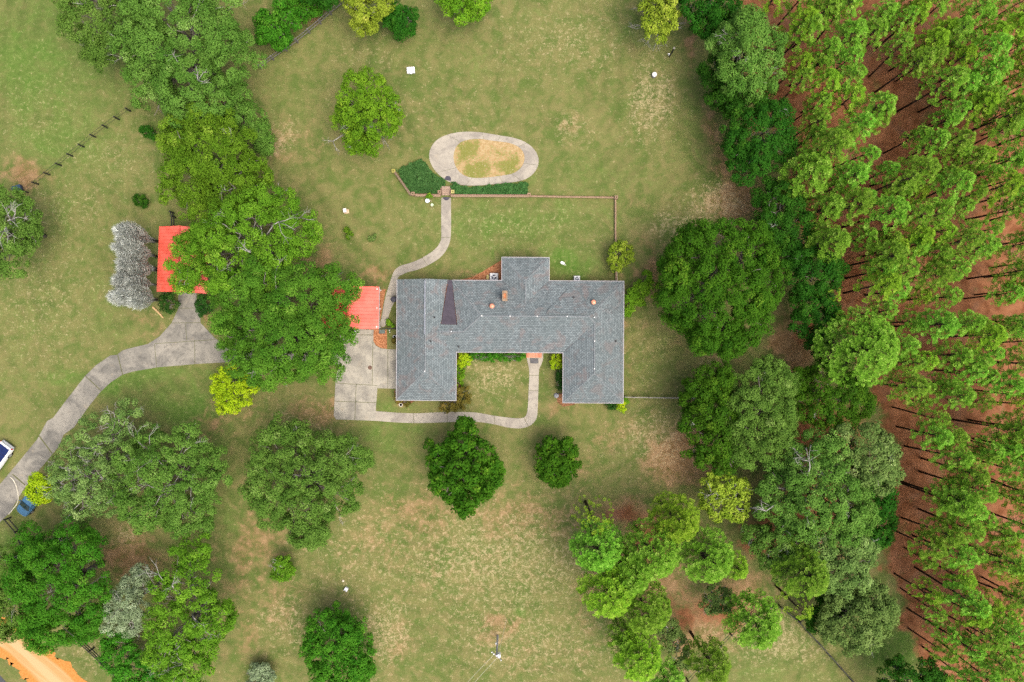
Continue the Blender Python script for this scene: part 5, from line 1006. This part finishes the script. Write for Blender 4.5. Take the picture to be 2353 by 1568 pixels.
# bare grey trees by the shed
def bare_tree(label, bx, by, cx, cy, top=8.2, rad=1.3):
    tree_seed[0] += 1; rs = np.random.RandomState(tree_seed[0]); b0 = P(bx, by); t = thing('bare_tree', (b0.x, b0.y, 0), label, 'tree', 'bare grey trees beside the shed')
    mb = MB(); stems = []
    for k in range(6):
        a = rs.uniform(0, 2 * PI); q = rs.uniform(.2, .8) * rad; e = (math.cos(a) * q, math.sin(a) * q, top * rs.uniform(.72, .9)); stems.append(limb(mb, rs, (math.cos(a) * .1, math.sin(a) * .1, 0), e, .10, .03, 5, .05))
    mb.build('trunk', M['bark_grey'], t, local=True, smooth=True)
    pos, a = [], []
    for k in range(4):
        ang = rs.uniform(0, 2 * PI); off = rad * (.62 if k else .0); tp = top * (1.0 if k == 0 else rs.uniform(.78, .95)); n = 1500
        f = rs.beta(2.4, 1.35, n); q = rad * .72 * np.sin(np.clip(f, 0, 1) ** 1.35 * PI) ** .75 + .05; rr = q * rs.uniform(.1, 1, n) ** .5; b_ = rs.uniform(0, 2 * PI, n); z = tp * (.18 + .82 * f); o_ = off * np.clip(f * 1.4, 0, 1)
        pos.append(np.stack([o_ * math.cos(ang) + rr * np.cos(b_), o_ * math.sin(ang) + rr * np.sin(b_), z], 1)); a.append(b_)
    pos = np.concatenate(pos); a = np.concatenate(a); n = len(pos); f = pos[:, 2] / top
    tg = norm(np.stack([np.cos(a) * .6, np.sin(a) * .6, np.full(n, 1.1)], 1) + rs.normal(size=(n, 3)) * .26)
    nr = norm(np.cross(tg, rs.normal(size=(n, 3))))
    leaf_mesh('twigs', pos, nr, rs.uniform(.25, .60, n), .06, rs.uniform(.1, 1, n), M['twig'], t, tang=tg, rs=rs)
for l, by, r in (('topmost bare grey tree of the row beside the red shed', 556, 1.45), ('second bare grey tree from the top, beside the red shed', 590, 1.2), ('middle bare grey tree of the row beside the red shed', 622, 1.2), ('second bare grey tree from the bottom, beside the red shed', 656, 1.25), ('lowest bare grey tree of the row, above the tan log', 689, 1.5)):
    bare_tree(l, 361 + (by * 7 % 5), by, 0, 0, 8.7 + (by % 3) * .4, r)

# ivy beds
def ivy(poly, label):
    pl = plan(poly); rs = np.random.RandomState(len(poly) * 31); px = np.array([p.x for p in pl]); py = np.array([p.y for p in pl])
    n = int((px.max() - px.min()) * (py.max() - py.min()) * 330); x = rs.uniform(px.min(), px.max(), n); y = rs.uniform(py.min(), py.max(), n)
    k = inside(x + (vnoise(x, y, .5, 9) - .5) * .7, y + (vnoise(x, y, .5, 10) - .5) * .45, [(p.x, p.y) for p in pl]) & (vnoise(x, y, .45, 12) + rs.uniform(-.25, .25, n) > .16); x, y = x[k], y[k]; n = len(x)
    hh = .14 + .30 * vnoise(x, y, .55, 5) + .12 * vnoise(x, y, .2, 6); z = hh * rs.uniform(.45, 1, n) + .03
    c0 = Vector((px.mean(), py.mean(), 0)); nr = norm(np.array([0, 0, 1.0]) + rs.normal(size=(n, 3)) * .42)
    o = leaf_mesh('ivy', np.stack([x - c0.x, y - c0.y, z], 1), nr, rs.uniform(.07, .14, n), .75, rs.uniform(0, .5, n) + .5 * vnoise(x, y, .35, 8), M['ivy'], None, rs=rs)
    o.location = c0; tag(o, label, 'ground cover', kind='stuff')
ivy(Z2([(600, 1012), (628, 1035), (650, 1070), (700, 1122), (752, 1160), (752, 1198), (728, 1205), (722, 1242), (560, 1245), (535, 1235), (440, 1092), (520, 1050)]), 'dark green ivy filling the bed left of the brick steps')
ivy(Z2([(784, 1166), (870, 1192), (960, 1196), (1100, 1184), (1230, 1166), (1282, 1176), (1282, 1246), (790, 1246), (786, 1205)]), 'narrow strip of dark ivy between wall and oval path')

# ------------------------------------------------------------------ pines
def pine_crown(rs, h, cb, rad, tuft, ntuft):
    """needle tufts on whorled branches; returns leaf arrays and branch ends"""
    ends = []
    for i in range(ntuft):
        f = rs.beta(1.3, 1.15); z = cb + (h - cb) * f
        prof = rad * (1 - f) ** .5 * (.72 + .28 * min(1, f * 4)); a = rs.uniform(0, 2 * PI); r = prof * (.30 + .70 * rs.uniform(0, 1) ** .45)
        a = a + .35 * math.sin(5 * a + z * 1.7); ends.append((r * math.cos(a), r * math.sin(a), z + r * .18))
    E = np.array(ends); n = len(E); nb = 13; out = norm(E * np.array([1, 1, 0]) + 1e-6)
    ax = norm(out * .45 + np.array([0, 0, 1.0]) + rs.normal(size=(n, 3)) * .25)
    u = norm(np.cross(ax, rs.normal(size=(n, 3)))); v = np.cross(ax, u); sz = tuft * rs.uniform(.75, 1.25, n)
    pos, nr, tg, ln, tn = [], [], [], [], []; tone = np.clip(rs.normal(.45, .2, n), 0, 1)
    for k in range(nb):
        a = k * 2 * PI / nb + rs.uniform(-.2, .2, n); d = u * np.cos(a)[:, None] + v * np.sin(a)[:, None]
        up = rs.uniform(.25, .75, n)[:, None]; t = norm(d + ax * up); L = sz * rs.uniform(.19, .26, n)
        pos.append(E + d * (sz * .13)[:, None] + t * (L * .98)[:, None]); tg.append(t); nr.append(norm(ax - t * np.sum(ax * t, 1, keepdims=True))); ln.append(L); tn.append(tone + rs.uniform(-.12, .2, n) + .1)
    return E, np.concatenate(pos), np.concatenate(nr), np.concatenate(tg), np.concatenate(ln), np.concatenate(tn)
def pine_parts(t, seed, h, cb, rad, tuft, ntuft, mat, rt):
    rs = np.random.RandomState(seed); E, p, nr, tg, ln, tn = pine_crown(rs, h, cb, rad, tuft, ntuft)
    lean = rs.normal(size=2) * .12
    leaf_mesh('crown', p, nr, ln, .36, tn, M[mat], t, tang=tg, rs=rs)
    mb = MB(); mb.tube([(0, 0, -.1), (lean[0] * .4, lean[1] * .4, h * .35), (lean[0], lean[1], h * .7), (0, 0, h * .97)], [rt * 1.25, rt, rt * .7, rt * .2], 7)
    for e in E[::6]:
        z0 = e[2] - .15 * math.hypot(e[0], e[1]) - .3; mb.tube([(0, 0, max(z0, cb * .8)), (e[0] * .5, e[1] * .5, e[2] - .22), (e[0], e[1], e[2] - .03)], [.03, .02, .012], 3)
    mb.build('trunk', M['pine_bark'], t, local=True, smooth=True)
def big_pine(label, x, y, r, h, tuft=.62, mat='needle', nt=None, cbf=.44):
    tree_seed[0] += 1; tuft *= .9; zc = h * (.25 + cbf * .75) + 1.0; q = P(x, y, zc); rad = r * K * (1 - zc / H) * 1.27
    t = thing('pine_tree', (q.x, q.y, 0), label, 'pine tree', 'pines between yard and plantation'); pine_parts(t, tree_seed[0], h, h * cbf, rad, tuft, nt or int(PI * rad * rad / (tuft * tuft * .78) * 3.6), mat, .07 + .007 * h)
big_pine('bright round topped pine with large tufts on the east boundary', 1850, 400, 56, 12, .52)
big_pine('narrow pine right below the bright round topped pine', 1895, 480, 36, 11, .46)
big_pine('pine leaning over the lane beside the upper dark boundary tree', 1900, 560, 44, 12, .46)
big_pine('small yellowish pine between the two dark boundary trees', 1897, 680, 32, 9, .46, 'needle_y', 30)
big_pine('largest boundary pine with widely spread tufts beside the lane', 1968, 800, 88, 14, .50, 'needle', None, .44)
big_pine('small round pine at the boundary edge above the bright pine', 1868, 312, 20, 9, .42)
big_pine('faint upper left pine of the lower right pine group', 1362, 1190, 50, 12, .50, 'needle_y', 90)
big_pine('left pine of the lower right pine group', 1372, 1255, 58, 13, .50)
big_pine('pine with a visible grey trunk in the lower right pine group', 1495, 1262, 66, 14, .52)
big_pine('upper right pine of the lower right pine group', 1550, 1190, 54, 14, .52, 'needle_y')
big_pine('wide bright pine at the front of the lower right pine group', 1395, 1350, 64, 13, .66, 'needle_y')
big_pine('dark based pine in the middle of the lower right pine group', 1440, 1315, 58, 12, .60)
big_pine('lowest pine of the lower right pine group', 1482, 1395, 58, 12, .64, 'needle')
big_pine('dense pine right of the visible trunk pine', 1620, 1275, 62, 13, .46)
big_pine('little round pine tucked right of the dense pine', 1688, 1300, 30, 9, .42, 'needle_y')
big_pine('yellow tipped pine near the bottom edge of the front lawn', 1465, 1505, 56, 11, .60, 'needle_y')
big_pine('small dark pine just above the yellow tipped bottom pine', 1430, 1465, 34, 9, .56)
big_pine('tall pine in front of the soft pale oak', 1840, 1312, 58, 13, .44)
big_pine('yellow green pine at the corner of the paddock fence', 1830, 1390, 38, 9, .48, 'needle_y', 70)
big_pine('fan shaped pine with big tufts above the paddock', 1730, 1425, 62, 12, .62)
big_pine('round pine in the paddock corner at the bottom edge', 1628, 1520, 48, 12, .60)
big_pine('pine cut by the bottom edge between the paddock and front lawn', 1530, 1560, 40, 10, .56)
# plantation rows: build a few kinds, then copy each with its parts
protos = []
for i, (h, cbf, rad, tf, nt, mat) in enumerate([(11.4, .50, 2.15, .43, 230, 'needle'), (11.2, .52, 1.75, .42, 160, 'needle'), (12.4, .50, 2.45, .45, 290, 'needle'), (9.8, .46, 1.95, .43, 175, 'needle_y'), (11.0, .50, 2.2, .45, 215, 'needle_y'), (12.0, .54, 1.65, .41, 140, 'needle'), (9.2, .44, 1.8, .42, 140, 'needle'), (11.8, .50, 2.2, .42, 260, 'needle')]):
    t = bpy.data.objects.new('pine_tree', None); COL.objects.link(t); pine_parts(t, 900 + i, h, h * cbf, rad, tf, nt, mat, .10); protos.append(t)
KIND = ['full', 'slim', 'broad', 'short yellowish', 'yellowish', 'thin', 'short sparse', 'dense']
ORD = 'zero first second third fourth fifth sixth seventh eighth ninth tenth eleventh twelfth thirteenth fourteenth fifteenth sixteenth seventeenth eighteenth nineteenth twentieth'.split()
pr = random.Random(21); rows = []; used = [False] * len(protos)
def xedge(y):
    e = FOREST_EDGE[:-2]
    for (x1, y1), (x2, y2) in zip(e[:-1], e[1:]):
        if y1 <= y <= y2: return x1 + (x2 - x1) * (y - y1) / (y2 - y1)
    return 1800
def crown_xy(x, y, z): f = H / (H - z); return 1176.5 + (x - 1176.5) * f, 784 + (y - 784) * f
y = 30.0
while y < 1500:
    row = []; x = xedge(y) + (10 if y < 480 else 6 if y > 850 else 22) + pr.uniform(0, 34)
    while x < 2350:
        bx, by = x + pr.uniform(-9, 9), y + pr.uniform(-21, 21); cx_, cy_ = crown_xy(bx, by, 10)
        ok = not any(((cx_ - a) / rx) ** 2 + ((cy_ - b_) / ry) ** 2 < 1 for a, b_, rx, ry in ((2090, 200, 85, 58), (2052, 120, 36, 66), (2285, 645, 56, 72), (2085, 330, 50, 52), (2095, 1445, 60, 60), (1830, 240, 34, 60), (1770, 50, 40, 40), (2190, 490, 40, 34), (2330, 505, 40, 34), (2150, 1095, 44, 34), (2300, 1140, 46, 34), (2285, 1350, 46, 36), (2110, 1345, 46, 46), (2270, 300, 40, 30), (2250, 960, 44, 30), (2180, 780, 40, 30)))
        if ok and -40 < cy_ < 1610 and cx_ < 2440: row.append((bx, by))
        x += pr.uniform(36, 53)
    if row: rows.append(row)
    y += 44
for i, row in enumerate(rows):
    for j, (bx, by) in enumerate(row):
        k = pr.choices(range(8), [5, 4, 5, 2, 3, 4, 3, 5])[0]; p = P(bx, by); sc = pr.uniform(.80, 1.12); rz = pr.uniform(0, 2 * PI)
        e = len(row) - 1 - j; where = ORD[j + 1] + ' from the yard side' if j else 'nearest the yard'
        lab = f'{KIND[k]} pine {where}, {ORD[i + 1] if i < 20 else str(i + 1) + "th"} plantation row from top'
        if not used[k]:
            t = protos[k]; used[k] = True; t.location = p; t.rotation_euler = (0, 0, rz); t.scale = (sc, sc, sc); t['label'] = lab
        else: t = copy_thing(protos[k], p, rz, sc, lab)
        t.rotation_euler = (pr.gauss(0, .03), pr.gauss(0, .03), rz); t['category'] = 'pine tree'; t['group'] = 'pines of the plantation'
for k in range(8):
    if not used[k]:
        for c in list(protos[k].children): bpy.data.objects.remove(c)
        bpy.data.objects.remove(protos[k])
print('faces', sum(len(o.data.polygons) for o in SC.objects if o.type == 'MESH')); print('pines in rows', sum(len(r) for r in rows), 'rows', len(rows), 'objects', len(SC.objects))
